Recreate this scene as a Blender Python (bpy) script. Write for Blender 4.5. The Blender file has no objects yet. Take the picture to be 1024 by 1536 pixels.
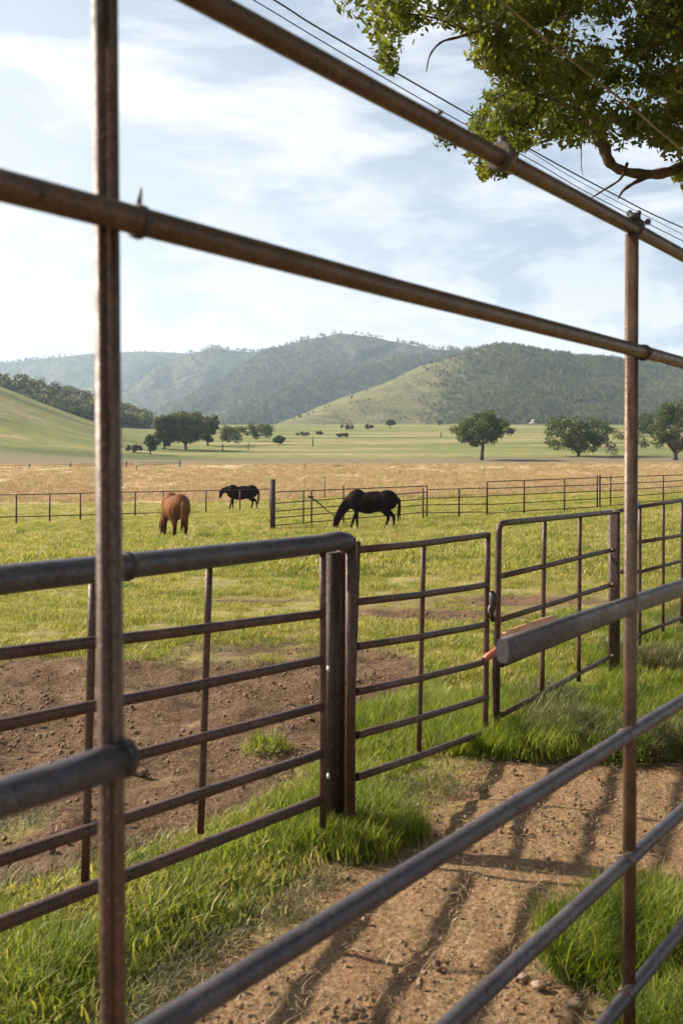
import bpy, math, random
import numpy as np
from mathutils import Vector
random.seed(7); rng = np.random.default_rng(11)
SC = bpy.context.scene; COL = SC.collection
F = 1500.0; EYE = 1.65; HX, HY = 512.0, 690.0

# ------------------------------------------------------------------ helpers
def P(x, y, d):
    """world point seen at photo position (x, y) at depth d metres"""
    return Vector(((x-HX)/F*d, d, EYE+(HY-y)/F*d))

def vnoise(x, y, seed=0):
    x = np.asarray(x, float); y = np.asarray(y, float)
    xi = np.floor(x).astype(np.int64); yi = np.floor(y).astype(np.int64)
    fx = x-xi; fy = y-yi
    fx = fx*fx*(3-2*fx); fy = fy*fy*(3-2*fy)
    def h(a, b):
        n = (a*374761393 + b*668265263 + seed*1442695041) & 0x7fffffff
        n = ((n ^ (n >> 13))*1274126177) & 0x7fffffff
        return ((n ^ (n >> 16)) & 0xffff)/65535.0
    return ((h(xi, yi)*(1-fx)+h(xi+1, yi)*fx)*(1-fy)+(h(xi, yi+1)*(1-fx)+h(xi+1, yi+1)*fx)*fy)*2-1

def fbm(x, y, oct=4, seed=0):
    s = 0; a = 1.0; t = 0
    for o in range(oct):
        s = s + a*vnoise(x*2**o+o*17.3, y*2**o-o*9.1, seed+o); t += a; a *= .5
    return s/t

def sstep(v, a, b):
    t = np.clip((v-a)/(b-a), 0, 1); return t*t*(3-2*t)

GY = [-50, 0, 9, 20, 30, 38, 50, 60, 70, 90, 120, 150, 200, 240, 300, 420, 520, 700, 1000, 6000]
GZ = [0, 0, 0, -.35, -.72, -.95, -1.15, -1.25, -1.35, -1.25, -.55, .45, 2.18, 4.5, 7.65, 14.0, 19.5, 27, 30, 30]
def ground_h(X, Y):
    X = np.asarray(X, float); Y = np.asarray(Y, float)
    z = 0
    for k in (-.12, -.06, 0, .06, .12):
        z = z + np.interp(Y*(1+k), GY, GZ)
    z = z/5
    z = z + .038*np.clip(X, -22, 22)*sstep(Y, 14, 40)*(1-sstep(Y, 75, 140))
    k = 54*Y/260
    t = -(X+k+0.0)
    soft = np.where(t > 40, t, 8*np.log1p(np.exp(np.clip(t/8, -30, 30))))
    z = z + sstep(Y, 165, 270)*.40*np.minimum(soft, 90)*(1-.75*sstep(Y, 290, 460))
    z = z + .05*fbm(X*.25, Y*.25, 3, 3)*sstep(Y, 6, 14) + .35*fbm(X*.02, Y*.02, 2, 5)*sstep(Y, 90, 200)
    z = z + .02*fbm(X*1.1, Y*1.1, 3, 8)
    return z

def ground_hit(x, y):
    """depth at which the ray through photo point (x, y) meets the ground"""
    d = np.geomspace(1.5, 900, 5000)
    zr = EYE+(HY-y)/F*d
    g = ground_h((x-HX)/F*d, d)
    i = np.argmax(zr <= g)
    if i == 0: return 600.0
    return float(d[i])

def GP(x, y):
    d = ground_hit(x, y); p = P(x, y, d); p.z = float(ground_h(p.x, p.y)); return p
def flat(x, y):
    d = EYE*F/(y-HY); return ((x-HX)/F*d, d)

def tag(o, label=None, cat=None, group=None, kind=None):
    if label: o['label'] = label
    if cat: o['category'] = cat
    if group: o['group'] = group
    if kind: o['kind'] = kind
    return o
def empty(name, loc, label, cat, group=None):
    o = bpy.data.objects.new(name, None); COL.objects.link(o); o.location = loc
    o.empty_display_size = .1
    return tag(o, label, cat, group)

def mesh_np(name, V, Fc, smooth=True):
    m = bpy.data.meshes.new(name)
    V = np.asarray(V, np.float32); Fc = np.asarray(Fc, np.int32); k = Fc.shape[1]
    m.vertices.add(len(V)); m.vertices.foreach_set('co', V.ravel())
    m.loops.add(Fc.size); m.loops.foreach_set('vertex_index', Fc.ravel())
    m.polygons.add(len(Fc)); m.polygons.foreach_set('loop_start', np.arange(0, Fc.size, k, dtype=np.int32))
    m.polygons.foreach_set('use_smooth', np.full(len(Fc), smooth))
    m.update(calc_edges=True); return m

class MB:
    def __init__(s): s.v = []; s.f = []
    def ring(s, c, u, w, ru, rw, n, sq):
        i0 = len(s.v)
        for k in range(n):
            a = 2*math.pi*(k+.5)/n; ca, sa = math.cos(a), math.sin(a)
            if sq:
                e = 1/((abs(ca)**sq+abs(sa)**sq)**(1/sq)); ca *= e; sa *= e
            s.v.append(c+u*(ru*ca)+w*(rw*sa))
        return i0
    def path(s, pts, rad, n=14, sq=0, up=None, rw=None):
        pts = [Vector(p) for p in pts]
        if not isinstance(rad, (list, tuple)): rad = [rad]*len(pts)
        up0 = Vector(up) if up is not None else None
        pu = None; rings = []
        for i, p in enumerate(pts):
            if i == 0: t = pts[1]-p
            elif i == len(pts)-1: t = p-pts[i-1]
            else: t = (pts[i+1]-p).normalized()+(p-pts[i-1]).normalized()
            t.normalize()
            if pu is None:
                a = up0 if up0 is not None else (Vector((0, 0, 1)) if abs(t.z) < .9 else Vector((0, 1, 0)))
                u = (a-t*a.dot(t)).normalized()
            else:
                u = (pu-t*pu.dot(t)).normalized()
            pu = u; w = t.cross(u)
            rings.append(s.ring(p, u, w, rad[i], (rw if rw else rad[i]), n, sq))
        for a, b in zip(rings, rings[1:]):
            for k in range(n):
                k2 = (k+1) % n; s.f.append((a+k, b+k, b+k2, a+k2))
        s.f.append(tuple(rings[0]+k for k in range(n))); s.f.append(tuple(rings[-1]+n-1-k for k in range(n)))
        return s
    def ball(s, c, r, sc=(1, 1, 1), n=10, m=7):
        c = Vector(c); i0 = len(s.v)
        for j in range(m+1):
            th = math.pi*j/m
            for k in range(n):
                a = 2*math.pi*k/n
                s.v.append(c+Vector((r*sc[0]*math.sin(th)*math.cos(a), r*sc[1]*math.sin(th)*math.sin(a), r*sc[2]*math.cos(th))))
        for j in range(m):
            for k in range(n):
                k2 = (k+1) % n
                s.f.append((i0+j*n+k, i0+(j+1)*n+k, i0+(j+1)*n+k2, i0+j*n+k2))
        return s
    def box(s, c, sz, ax=None):
        c = Vector(c); ax = ax or (Vector((1, 0, 0)), Vector((0, 1, 0)), Vector((0, 0, 1)))
        i0 = len(s.v)
        for a in (-.5, .5):
            for b in (-.5, .5):
                for d in (-.5, .5): s.v.append(c+ax[0]*sz[0]*a+ax[1]*sz[1]*b+ax[2]*sz[2]*d)
        for q in ((0, 1, 3, 2), (4, 6, 7, 5), (0, 4, 5, 1), (2, 3, 7, 6), (0, 2, 6, 4), (1, 5, 7, 3)):
            s.f.append(tuple(i0+k for k in q))
        return s
    def build(s, name, mat, parent=None, smooth=True):
        L = Vector((0, 0, 0)); q = parent
        while q is not None: L = L+Vector(q.location); q = q.parent
        m = bpy.data.meshes.new(name)
        m.from_pydata([tuple(Vector(v)-L) for v in s.v], [], s.f)
        if smooth:
            m.polygons.foreach_set('use_smooth', [len(p.vertices) == 4 for p in m.polygons])
        m.validate(); m.update()
        o = bpy.data.objects.new(name, m); COL.objects.link(o); o.data.materials.append(mat)
        if parent is not None: o.parent = parent
        return o

# ------------------------------------------------------------------ materials
class NT:
    def __init__(s, name, disp=False):
        s.m = bpy.data.materials.new(name); s.m.use_nodes = True; s.t = s.m.node_tree; s.t.nodes.clear()
        s.out = s.n('ShaderNodeOutputMaterial')
    def n(s, typ, **kw):
        o = s.t.nodes.new(typ)
        for k, v in kw.items():
            if k.startswith('i_'):
                key = k[2:]; key = int(key) if key.isdigit() else key.replace('_', ' ')
                if hasattr(v, 'is_output'): s.t.links.new(v, o.inputs[key])
                else: o.inputs[key].default_value = v
            else: setattr(o, k, v)
        return o
    def link(s, a, b): s.t.links.new(a, b)
    def noise(s, vec, scale, det=4, rough=.55, dist=0):
        o = s.n('ShaderNodeTexNoise', i_Scale=scale, i_Detail=det, i_Roughness=rough, i_Distortion=dist)
        if vec is not None: s.link(vec, o.inputs['Vector'])
        return o.outputs['Fac']
    def ramp(s, fac, stops):
        o = s.n('ShaderNodeValToRGB'); s.link(fac, o.inputs['Fac']); e = o.color_ramp.elements
        while len(e) < len(stops): e.new(.5)
        for i, (p, c) in enumerate(stops):
            e[i].position = p; e[i].color = (*c, 1) if len(c) == 3 else c
        return o.outputs['Color']
    def mr(s, v, a, b, c=0, d=1):
        o = s.n('ShaderNodeMapRange', clamp=True); s.link(v, o.inputs[0])
        for i, k in enumerate((a, b, c, d)): o.inputs[i+1].default_value = k
        return o.outputs[0]
    def math(s, op, a, b=None):
        o = s.n('ShaderNodeMath', operation=op)
        for i, k in enumerate((a, b)):
            if k is None: continue
            if hasattr(k, 'is_output'): s.link(k, o.inputs[i])
            else: o.inputs[i].default_value = k
        return o.outputs[0]
    def mix(s, f, a, b, mode='MIX'):
        o = s.n('ShaderNodeMix', data_type='RGBA', blend_type=mode)
        for i, k in ((0, f), (6, a), (7, b)):
            if hasattr(k, 'is_output'): s.link(k, o.inputs[i])
            else: o.inputs[i].default_value = k if i == 0 else (*k, 1)
        return o.outputs[2]
    def pos(s): return s.n('ShaderNodeNewGeometry').outputs['Position']
    def obj(s): return s.n('ShaderNodeTexCoord').outputs['Object']
    def attr(s, name): return s.n('ShaderNodeAttribute', attribute_name=name).outputs['Fac']

def principled(nt, col, rough=.6, metal=0, bump=None, bstr=.3, bdist=.01, spec=.5):
    b = nt.n('ShaderNodeBsdfPrincipled')
    for k, v in (('Base Color', col), ('Roughness', rough), ('Metallic', metal), ('Specular IOR Level', spec)):
        if hasattr(v, 'is_output'): nt.link(v, b.inputs[k])
        else: b.inputs[k].default_value = (*v, 1) if isinstance(v, tuple) else v
    if bump is not None:
        bp = nt.n('ShaderNodeBump', i_Strength=bstr, i_Distance=bdist); nt.link(bump, bp.inputs['Height'])
        nt.link(bp.outputs[0], b.inputs['Normal'])
    nt.link(b.outputs[0], nt.out.inputs['Surface']); return nt.m

def pipe_mat(name, a, b, c, rough=.45, metal=.35, sc=30):
    t = NT(name); p = t.pos()
    n1 = t.noise(p, sc*.3, 5, .65); n2 = t.noise(p, sc*2.5, 5, .7); n3 = t.noise(p, sc*9, 3, .6)
    col = t.ramp(n1, [(.3, a), (.52, b), (.7, c)])
    col = t.mix(t.mr(n2, .56, .66), col, tuple(x*.45 for x in a))
    col = t.mix(t.mr(n3, .56, .70, 0, .75), col, (.30, .17, .09))
    return principled(t, col, t.mr(n2, .3, .7, rough-.12, rough+.2), metal, t.math('ADD', n2, n3), .35, .003)
M = {}
M['pipe'] = pipe_mat('brown_painted_pipe', (.042, .023, .014), (.080, .045, .025), (.13, .076, .040), .34, .3)
M['bluepipe'] = pipe_mat('worn_grey_pipe', (.036, .034, .042), (.066, .062, .076), (.105, .092, .088), .40, .35)
M['gate'] = pipe_mat('dark_red_brown_steel', (.032, .013, .009), (.058, .025, .016), (.095, .044, .027), .5, .15, 22)
M['post'] = pipe_mat('weathered_post_steel', (.020, .011, .008), (.042, .022, .015), (.075, .042, .028), .55, .1, 14)
M['farfence'] = pipe_mat('rusty_far_steel', (.022, .010, .008), (.036, .017, .013), (.055, .027, .019), .7, .05, 5)
M['dullwire'] = pipe_mat('grey_steel_wire', (.10, .09, .08), (.16, .14, .12), (.2, .17, .15), .5, .5, 10)
M['black'] = pipe_mat('black_rubber', (.008, .008, .011), (.014, .014, .018), (.02, .02, .024), .5, 0, 40)
M['orange'] = pipe_mat('faded_orange_board', (.48, .22, .10), (.60, .32, .17), (.66, .42, .25), .6, 0, 20)
M['redclamp'] = pipe_mat('rust_red_clamp', (.28, .07, .035), (.36, .11, .06), (.40, .15, .08), .5, .1, 30)
M['cable'] = pipe_mat('black_cable', (.02, .02, .024), (.03, .03, .035), (.04, .04, .045), .6, 0, 10)
M['tautwire'] = pipe_mat('light_brown_wire', (.18, .13, .09), (.26, .19, .14), (.3, .24, .18), .6, .2, 10)
M['weld'] = pipe_mat('rusty_weld', (.05, .022, .012), (.10, .045, .022), (.16, .075, .035), .6, .2, 60)
M['white'] = pipe_mat('weathered_white_paint', (.6, .6, .58), (.7, .7, .68), (.75, .75, .72), .6, 0, 10)

def leaf_mat(name, cols, trans=.45, scale=1.5, tint=(1.25, 1.3, .55), rough=.5, inst=False, trc=None):
    t = NT(name)
    n = t.noise(t.pos(), scale, 3, .6); n2 = t.noise(t.pos(), scale*9, 2, .6)
    f = t.math('ADD', t.math('MULTIPLY', n, .6), t.math('MULTIPLY', n2, .4))
    if inst:
        r = t.n('ShaderNodeObjectInfo').outputs['Random']
        f = t.math('ADD', t.math('MULTIPLY', f, .62), t.math('MULTIPLY', r, .38))
    k = len(cols); col = t.ramp(f, [(.32+.36*i/(k-1), c) for i, c in enumerate(cols)])
    d = t.n('ShaderNodeBsdfPrincipled', i_Roughness=rough); d.inputs['Specular IOR Level'].default_value = .3
    t.link(col, d.inputs['Base Color'])
    tr = t.n('ShaderNodeBsdfTranslucent'); t.link(t.mix(1.0, col, tint, 'MULTIPLY'), tr.inputs['Color'])
    mx = t.n('ShaderNodeMixShader', i_Fac=trans); t.link(d.outputs[0], mx.inputs[1]); t.link(tr.outputs[0], mx.inputs[2])
    t.link(mx.outputs[0], t.out.inputs['Surface']); return t.m
M['canopy'] = leaf_mat('canopy_leaves', [(.040, .056, .012), (.084, .104, .020), (.155, .160, .034), (.25, .215, .06)], .52, 2.2)
M['oak'] = leaf_mat('oak_leaves', [(.040, .066, .020), (.075, .105, .030), (.13, .155, .05)], .35, .35)
M['pale_tree'] = leaf_mat('pale_tree_leaves', [(.045, .065, .022), (.075, .095, .032), (.12, .13, .05)], .35, .35)
M['far_tree'] = leaf_mat('far_tree_leaves', [(.050, .068, .026), (.085, .10, .038), (.15, .15, .06)], .3, .2)
M['shrub'] = leaf_mat('grey_shrub_leaves', [(.06, .06, .035), (.09, .085, .05), (.13, .11, .07)], .2, .4)
M['wood_hills'] = leaf_mat('hill_forest_leaves', [(.034, .050, .020), (.080, .098, .038), (.17, .175, .068)], .2, .02, inst=True)
M['ridge_wood'] = leaf_mat('ridge_wood_leaves', [(.045, .055, .024), (.095, .105, .045), (.18, .17, .08)], .25, .05, inst=True)
M['scrub'] = leaf_mat('dull_scrub', [(.08, .09, .04), (.14, .14, .06), (.24, .20, .11)], .35, .9, (1.1, 1.05, .7), inst=True)
M['grass'] = leaf_mat('fresh_grass', [(.075, .12, .015), (.15, .21, .022), (.25, .29, .035), (.30, .28, .08)], .55, .9, (1.15, 1.2, .5), inst=True)
M['pasture'] = leaf_mat('pasture_grass', [(.15, .19, .028), (.27, .28, .050), (.38, .34, .095), (.48, .39, .18)], .45, .35, (1.1, 1.1, .6), inst=True)
M['dry'] = leaf_mat('dry_grass', [(.30, .21, .11), (.42, .29, .15), (.52, .38, .22), (.30, .29, .10)], .35, .08, (1.1, 1, .8), inst=True)
M['straw'] = leaf_mat('straw', [(.22, .15, .08), (.34, .24, .13), (.42, .31, .18)], .1, 3, (1, 1, .8), inst=True)
t = NT('bark'); n = t.noise(t.obj(), 9, 5, .7)
M['bark'] = principled(t, t.ramp(n, [(.3, (.045, .028, .018)), (.6, (.12, .075, .048)), (.75, (.2, .13, .085))]), .85, 0, n, .8, .03)
t = NT('dark_bark'); n = t.noise(t.obj(), 5, 4, .7)
M['dbark'] = principled(t, t.ramp(n, [(.3, (.03, .022, .018)), (.7, (.07, .05, .04))]), .9, 0, n, .5, .03)
def horse_mat(name, a, b, rough=.72, legs=0):
    t = NT(name); n = t.noise(t.obj(), 3, 4, .6); n2 = t.noise(t.obj(), 40, 2)
    sz = t.n('ShaderNodeSeparateXYZ'); t.link(t.obj(), sz.inputs[0])
    cc = t.mix(t.mr(t.math('ADD', sz.outputs[2], t.math('MULTIPLY', n, .3)), .95, .6, 0, legs), t.ramp(n, [(.35, a), (.65, b)]), (.02, .010, .007))
    return principled(t, cc, rough, 0, n2, .2, .01, .04)
M['black_horse'] = horse_mat('black_coat', (.006, .0035, .0035), (.013, .006, .005))
M['chestnut'] = horse_mat('chestnut_coat', (.10, .040, .015), (.21, .088, .034), .6, .85)
M['darkhair'] = horse_mat('dark_hair', (.008, .006, .005), (.02, .012, .01), .6)
M['hoof'] = horse_mat('pale_hoof', (.22, .19, .17), (.32, .28, .25), .6)
t = NT('stone'); n = t.noise(t.pos(), 25, 4)
M['stone'] = principled(t, t.ramp(n, [(.3, (.17, .11, .07)), (.7, (.32, .22, .15))]), .85, 0, n, .5, .01)
t = NT('soil_clod'); n = t.noise(t.pos(), 30, 4)
M['clod'] = principled(t, t.ramp(n, [(.3, (.11, .062, .036)), (.7, (.24, .15, .09))]), .95, 0, n, .6, .01)
t = NT('pale_rock'); n = t.noise(t.pos(), .8, 4)
M['rock'] = principled(t, t.ramp(n, [(.3, (.32, .29, .25)), (.7, (.55, .50, .44))]), .9, 0, n, .6, .2)

# ground: colour zones from attributes worked out below
def ground_material():
    t = NT('ground_soil_and_grass'); p = t.pos()
    nb = t.noise(p, 1.6, 6, .65); nm = t.noise(p, 7, 5, .65); nf = t.noise(p, 45, 5, .7); nl = t.noise(p, .12, 4, .6)
    st = t.n('ShaderNodeMapping'); t.link(p, st.inputs[0]); st.inputs['Rotation'].default_value = (0, 0, math.radians(32)); st.inputs['Scale'].default_value = (3.2, .55, 1)
    ns = t.noise(st.outputs[0], 2.2, 4, .6)
    # pasture under the blades
    past = t.ramp(nm, [(.3, (.15, .145, .04)), (.5, (.26, .225, .075)), (.7, (.36, .28, .13))])
    past = t.mix(t.mr(nb, .50, .68, 0, .8), past, (.26, .21, .10))
    # dirt of the track: pale sandy brown
    track = t.ramp(nf, [(.28, (.11, .060, .032)), (.5, (.25, .155, .083)), (.72, (.39, .27, .155))])
    track = t.mix(t.mr(ns, .50, .68, 0, .6), track, (.21, .10, .058))
    # paddock dirt: darker, redder
    pad = t.ramp(nf, [(.3, (.038, .020, .011)), (.5, (.092, .052, .028)), (.7, (.23, .15, .085))])
    pad = t.mix(t.mr(nb, .45, .65, 0, .5), pad, (.22, .14, .08))
    tan = t.ramp(t.noise(p, 1.2, 6, .75), [(.3, (.33, .22, .13)), (.5, (.46, .335, .205)), (.7, (.57, .44, .30))])
    tan = t.mix(t.mr(nl, .52, .66, 0, .75), tan, (.34, .31, .13))
    g2n = t.n('ShaderNodeMapping'); t.link(p, g2n.inputs[0]); g2n.inputs['Scale'].default_value = (.010, .045, .02)
    gn = t.noise(g2n.outputs[0], 1, 6, .6, .4)
    far = t.ramp(gn, [(.36, (.07, .085, .028)), (.45, (.145, .16, .040)), (.53, (.21, .20, .062)), (.62, (.33, .25, .13))])
    far = t.mix(t.mr(t.noise(p, .25, 6, .75), .4, .65, 0, .7), far, (.10, .11, .045))
    dark = t.ramp(nb, [(.3, (.13, .10, .06)), (.7, (.21, .16, .10))])
    e = t.math('ADD', t.math('MULTIPLY', t.math('SUBTRACT', nb, .5), .9), t.math('MULTIPLY', t.math('SUBTRACT', nm, .5), .5))
    def m(attr, sharp=6, k=1.0):
        return t.mr(t.math('ADD', t.math('SUBTRACT', t.attr(attr), .5), t.math('MULTIPLY', e, k)), -1/sharp, 1/sharp)
    c = t.mix(m('m_paddock'), past, pad)
    c = t.mix(m('m_track', 4, 1.5), c, track)
    c = t.mix(m('m_tan', 3, 1.6), c, tan)
    c = t.mix(m('m_far', 4, 1.0), c, far)
    c = t.mix(m('m_dark', 3, 1.2), c, dark)
    h = t.math('ADD', t.math('MULTIPLY', nf, .5), t.math('ADD', nm, t.math('MULTIPLY', nb, .8)))
    return principled(t, c, .95, 0, h, .9, .05, .15)

def hills_material():
    t = NT('hill_slopes'); p = t.pos()
    n1 = t.noise(p, .010, 6, .65); n2 = t.noise(p, .06, 5, .7); n3 = t.noise(p, .3, 4, .7)
    wood = t.ramp(n2, [(.3, (.040, .052, .026)), (.52, (.075, .082, .038)), (.72, (.15, .135, .068))])
    wood = t.mix(t.mr(n1, .54, .66, 0, .7), wood, (.15, .13, .075))
    grass = t.ramp(n2, [(.3, (.085, .090, .038)), (.5, (.155, .145, .062)), (.72, (.24, .20, .105))])
    grass = t.mix(t.mr(n3, .55, .68, 0, .7), grass, (.09, .10, .045))
    a = t.math('ADD', t.attr('m_grass'), t.math('MULTIPLY', t.math('SUBTRACT', n1, .5), 1.2))
    return principled(t, t.mix(t.mr(a, .35, .7), wood, grass), .95, 0, t.math('ADD', n2, n3), .8, 4, .1)

# ------------------------------------------------------------------ zones
def poly_sd(X, Y, poly):
    poly = np.array(poly, float); n = len(poly)
    d = np.full(X.shape, 1e9); inside = np.zeros(X.shape, bool)
    for i in range(n):
        a = poly[i]; b = poly[(i+1) % n]; e = b-a
        wx, wy = X-a[0], Y-a[1]
        tt = np.clip((wx*e[0]+wy*e[1])/(e@e+1e-12), 0, 1)
        d = np.minimum(d, np.hypot(wx-e[0]*tt, wy-e[1]*tt))
        c = ((a[1] <= Y) & (b[1] > Y)) | ((b[1] <= Y) & (a[1] > Y))
        xs = a[0]+(Y-a[1])/(b[1]-a[1]+1e-12)*e[0]
        inside ^= c & (X < xs)
    return np.where(inside, d, -d)
TRACK = [flat(*q) for q in [(90, 1630), (200, 1510), (380, 1375), (540, 1265), (640, 1195), (730, 1130), (840, 1098), (930, 1098), (1024, 1110), (1400, 1150)]] + [(9, 2.5), (9, -3), (-2.5, -3)]
PADDOCK = [flat(*q) for q in [(-500, 985), (0, 985), (190, 988), (300, 994), (430, 990), (530, 965), (620, 985), (650, 1010), (590, 1050), (540, 1080), (500, 1125), (440, 1190), (310, 1250), (190, 1300), (0, 1350), (-400, 1440)]]
BLOBS = [(900, 1432, .18), (985, 1400, .20), (1060, 1600, .2)]     # weeds on the track
BARE = [(785, 886, 1.3), (660, 908, 1.1), (600, 905, .8), (410, 972, .7), (380, 886, .6), (700, 1190, 0.1)]
GREEN = [(395, 1118, .0), (35, 1235, .02)]
def zones(X, Y):
    X = np.asarray(X, float); Y = np.asarray(Y, float)
    tr = .5+poly_sd(X, Y, TRACK)*1.3
    for bx, by, r in BLOBS:
        c = flat(bx, by); tr = np.minimum(tr, .5+(np.hypot(X-c[0], (Y-c[1])*.8)-r)*2.5)
    pd = .5+poly_sd(X, Y, PADDOCK)*1.5
    for bx, by, r in BARE:
        c = flat(bx, by); pd = np.maximum(pd, .80-np.hypot((X-c[0])*.6, Y-c[1])/r*.5)
    edge = 78+X*-.35
    for gx, gy, r in GREEN:
        c = flat(gx, gy); pd = np.minimum(pd, .30+np.maximum(np.hypot((X-c[0]), (Y-c[1])*.7)-r, -.3)*3)
    tan = sstep(Y, edge-16, edge+14)
    bd = 168+X*.10                                   # where the tan field ends
    bd = bd+7*fbm(X*.03, Y*.03, 3, 301); far = sstep(Y, bd-7, bd+7)
    dk = np.clip(1-np.abs(Y-(bd+11))/22, 0, 1)*1.0
    return np.clip(tr, 0, 1), np.clip(pd, 0, 1), tan, far, dk

# ------------------------------------------------------------------ ground sheet
def build_ground():
    rows = [-60, -45, -32, -22, -15, -11]+list(np.arange(-8, 1.6, .4))+list(np.arange(1.6, 11, .035))
    y = rows[-1]; s = .04
    while y < 4500: s *= 1.022; y += s; rows.append(y)
    rows = np.array(rows)
    core = np.linspace(-1, 1, 341); out = 1+np.linspace(.04, 1, 26)**1.6
    u = np.concatenate([-out[::-1], core, out])
    Y, U = np.meshgrid(rows, u, indexing='ij')
    X = np.clip(U, -1, 1)*(2.2+.42*np.maximum(Y, 0))+np.sign(U)*np.maximum(np.abs(U)-1, 0)*(60+.45*np.maximum(Y, 0))
    Z = ground_h(X, Y)
    tr, pd, tan, far, dk = zones(X, Y)
    near = 1-sstep(Y, 14, 25)
    k = np.clip((tr-.3)*2, 0, 1); kp = np.clip((pd-.3)*2, 0, 1)
    a = math.radians(-32); Xr = X*math.cos(a)+Y*math.sin(a)*1; 
    rut = fbm(Xr*4.5, (Y*math.cos(a)-X*math.sin(a))*.6, 3, 31)
    Z = Z+near*(k*(.018*fbm(X*6, Y*6, 4, 41)+.008*rut-.02)+kp*(.075*fbm(X*3.2, Y*3.2, 5, 51)-.02)+(1-np.maximum(k, kp))*.03*fbm(X*2, Y*2, 3, 61))
    nr, nc = Y.shape
    idx = np.arange(nr*nc).reshape(nr, nc)
    Fq = np.stack([idx[:-1, :-1], idx[:-1, 1:], idx[1:, 1:], idx[1:, :-1]], -1).reshape(-1, 4)
    m = mesh_np('ground', np.stack([X, Y, Z], -1).reshape(-1, 3), Fq)
    for nm, v in (('m_track', tr), ('m_paddock', pd), ('m_tan', tan), ('m_far', far), ('m_dark', dk)):
        at = m.attributes.new(nm, 'FLOAT', 'POINT'); at.data.foreach_set('value', v.ravel().astype(np.float32))
    o = bpy.data.objects.new('ground', m); COL.objects.link(o); m.materials.append(ground_material())
    tag(o, kind='structure'); return o
build_ground()

# ------------------------------------------------------------------ hills
SP = [
 ([(-500, 600, 2900), (-300, 575, 3000), (-100, 552, 3100), (0, 545, 3200), (60, 539, 3200), (130, 531, 3200), (215, 527, 3200), (260, 529, 3250), (320, 533, 3300), (450, 560, 3400)], .5),
 ([(185, 618, 2250), (240, 568, 2450), (280, 540, 2550), (300, 527, 2600), (318, 522, 2620), (345, 526, 2700), (390, 528, 2750), (440, 521, 2700), (520, 510, 2600)], .5),
 ([(262, 626, 1650), (310, 594, 1800), (350, 570, 1900), (390, 545, 1980), (430, 523, 2050), (470, 508, 2100), (510, 501, 2120), (560, 507, 2150), (600, 515, 2150), (650, 524, 2150), (700, 526, 2100), (800, 545, 2100)], .62),
 ([(340, 640, 1250), (400, 608, 1400), (450, 585, 1480), (500, 567, 1550), (550, 554, 1600), (600, 543, 1650), (650, 534, 1750), (700, 528, 1900)], .62),
 ([(400, 652, 700), (440, 640, 760), (480, 622, 850), (540, 600, 900), (600, 578, 950), (650, 556, 1000), (700, 534, 1050), (755, 519, 1080), (800, 527, 1100), (870, 536, 1120), (940, 542, 1130), (1024, 560, 1150), (1150, 574, 1200), (1400, 565, 1300), (1800, 560, 1400)], .42),
 ([(755, 519, 1080), (770, 555, 980), (760, 590, 870), (745, 622, 760)], .40),
 ([(870, 536, 1120), (850, 570, 1000), (868, 600, 900), (880, 625, 780)], .40),
 ([(985, 552, 1140), (1000, 580, 1000), (990, 605, 880), (1010, 625, 780)], .40),
 ([(-420, 480, 430), (-200, 530, 440), (0, 582, 455), (60, 601, 470), (130, 623, 490), (190, 641, 520), (260, 652, 560), (330, 655, 600)], .38),
 ([(510, 501, 2120), (478, 538, 1950), (452, 578, 1750)], .66),
 ([(600, 515, 2150), (575, 538, 1980), (545, 556, 1800)], .66),
 ([(430, 523, 2050), (398, 560, 1850), (380, 596, 1650)], .66),
 ([(390, 528, 2750), (352, 556, 2500), (330, 580, 2350)], .62),
 ([(215, 527, 3200), (185, 560, 2900), (170, 590, 2700)], .6),
 ([(60, 539, 3200), (40, 565, 2950), (30, 590, 2750)], .6),
]
def hills_h(X, Y):
    H = np.full(X.shape, -60.0); best = np.zeros(X.shape, int); dbest = np.full(X.shape, 1e9)
    n = fbm(X*.004, Y*.004, 5, 71); n2 = fbm(X*.016, Y*.016, 4, 77); rg = 1-np.abs(fbm(X*.0075, Y*.0055, 4, 83))*2
    for si, (pl, sl) in enumerate(SP):
        for (a, b) in zip(pl, pl[1:]):
            A = P(*a); B = P(*b); ex, ey = B.x-A.x, B.y-A.y
            tt = np.clip(((X-A.x)*ex+(Y-A.y)*ey)/(ex*ex+ey*ey), 0, 1)
            d = np.hypot(X-A.x-ex*tt, Y-A.y-ey*tt)
            zz = A.z+(B.z-A.z)*tt
            h = zz-sl*(np.sqrt(d*d+25*25)-25)
            u = h > H; H = np.where(u, h, H); best = np.where(u, si, best); dbest = np.where(u, d, dbest)
    best = np.where(best > 8, 2, best)
    amp = np.clip(dbest/160, 0.03, 1)
    rel = np.clip(H/120, .15, 1.4)
    H = H+amp*rel*(n*15+n2*5+(rg-.5)*22)
    return np.maximum(H, ground_h(X, Y)-3.5), best, dbest
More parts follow.
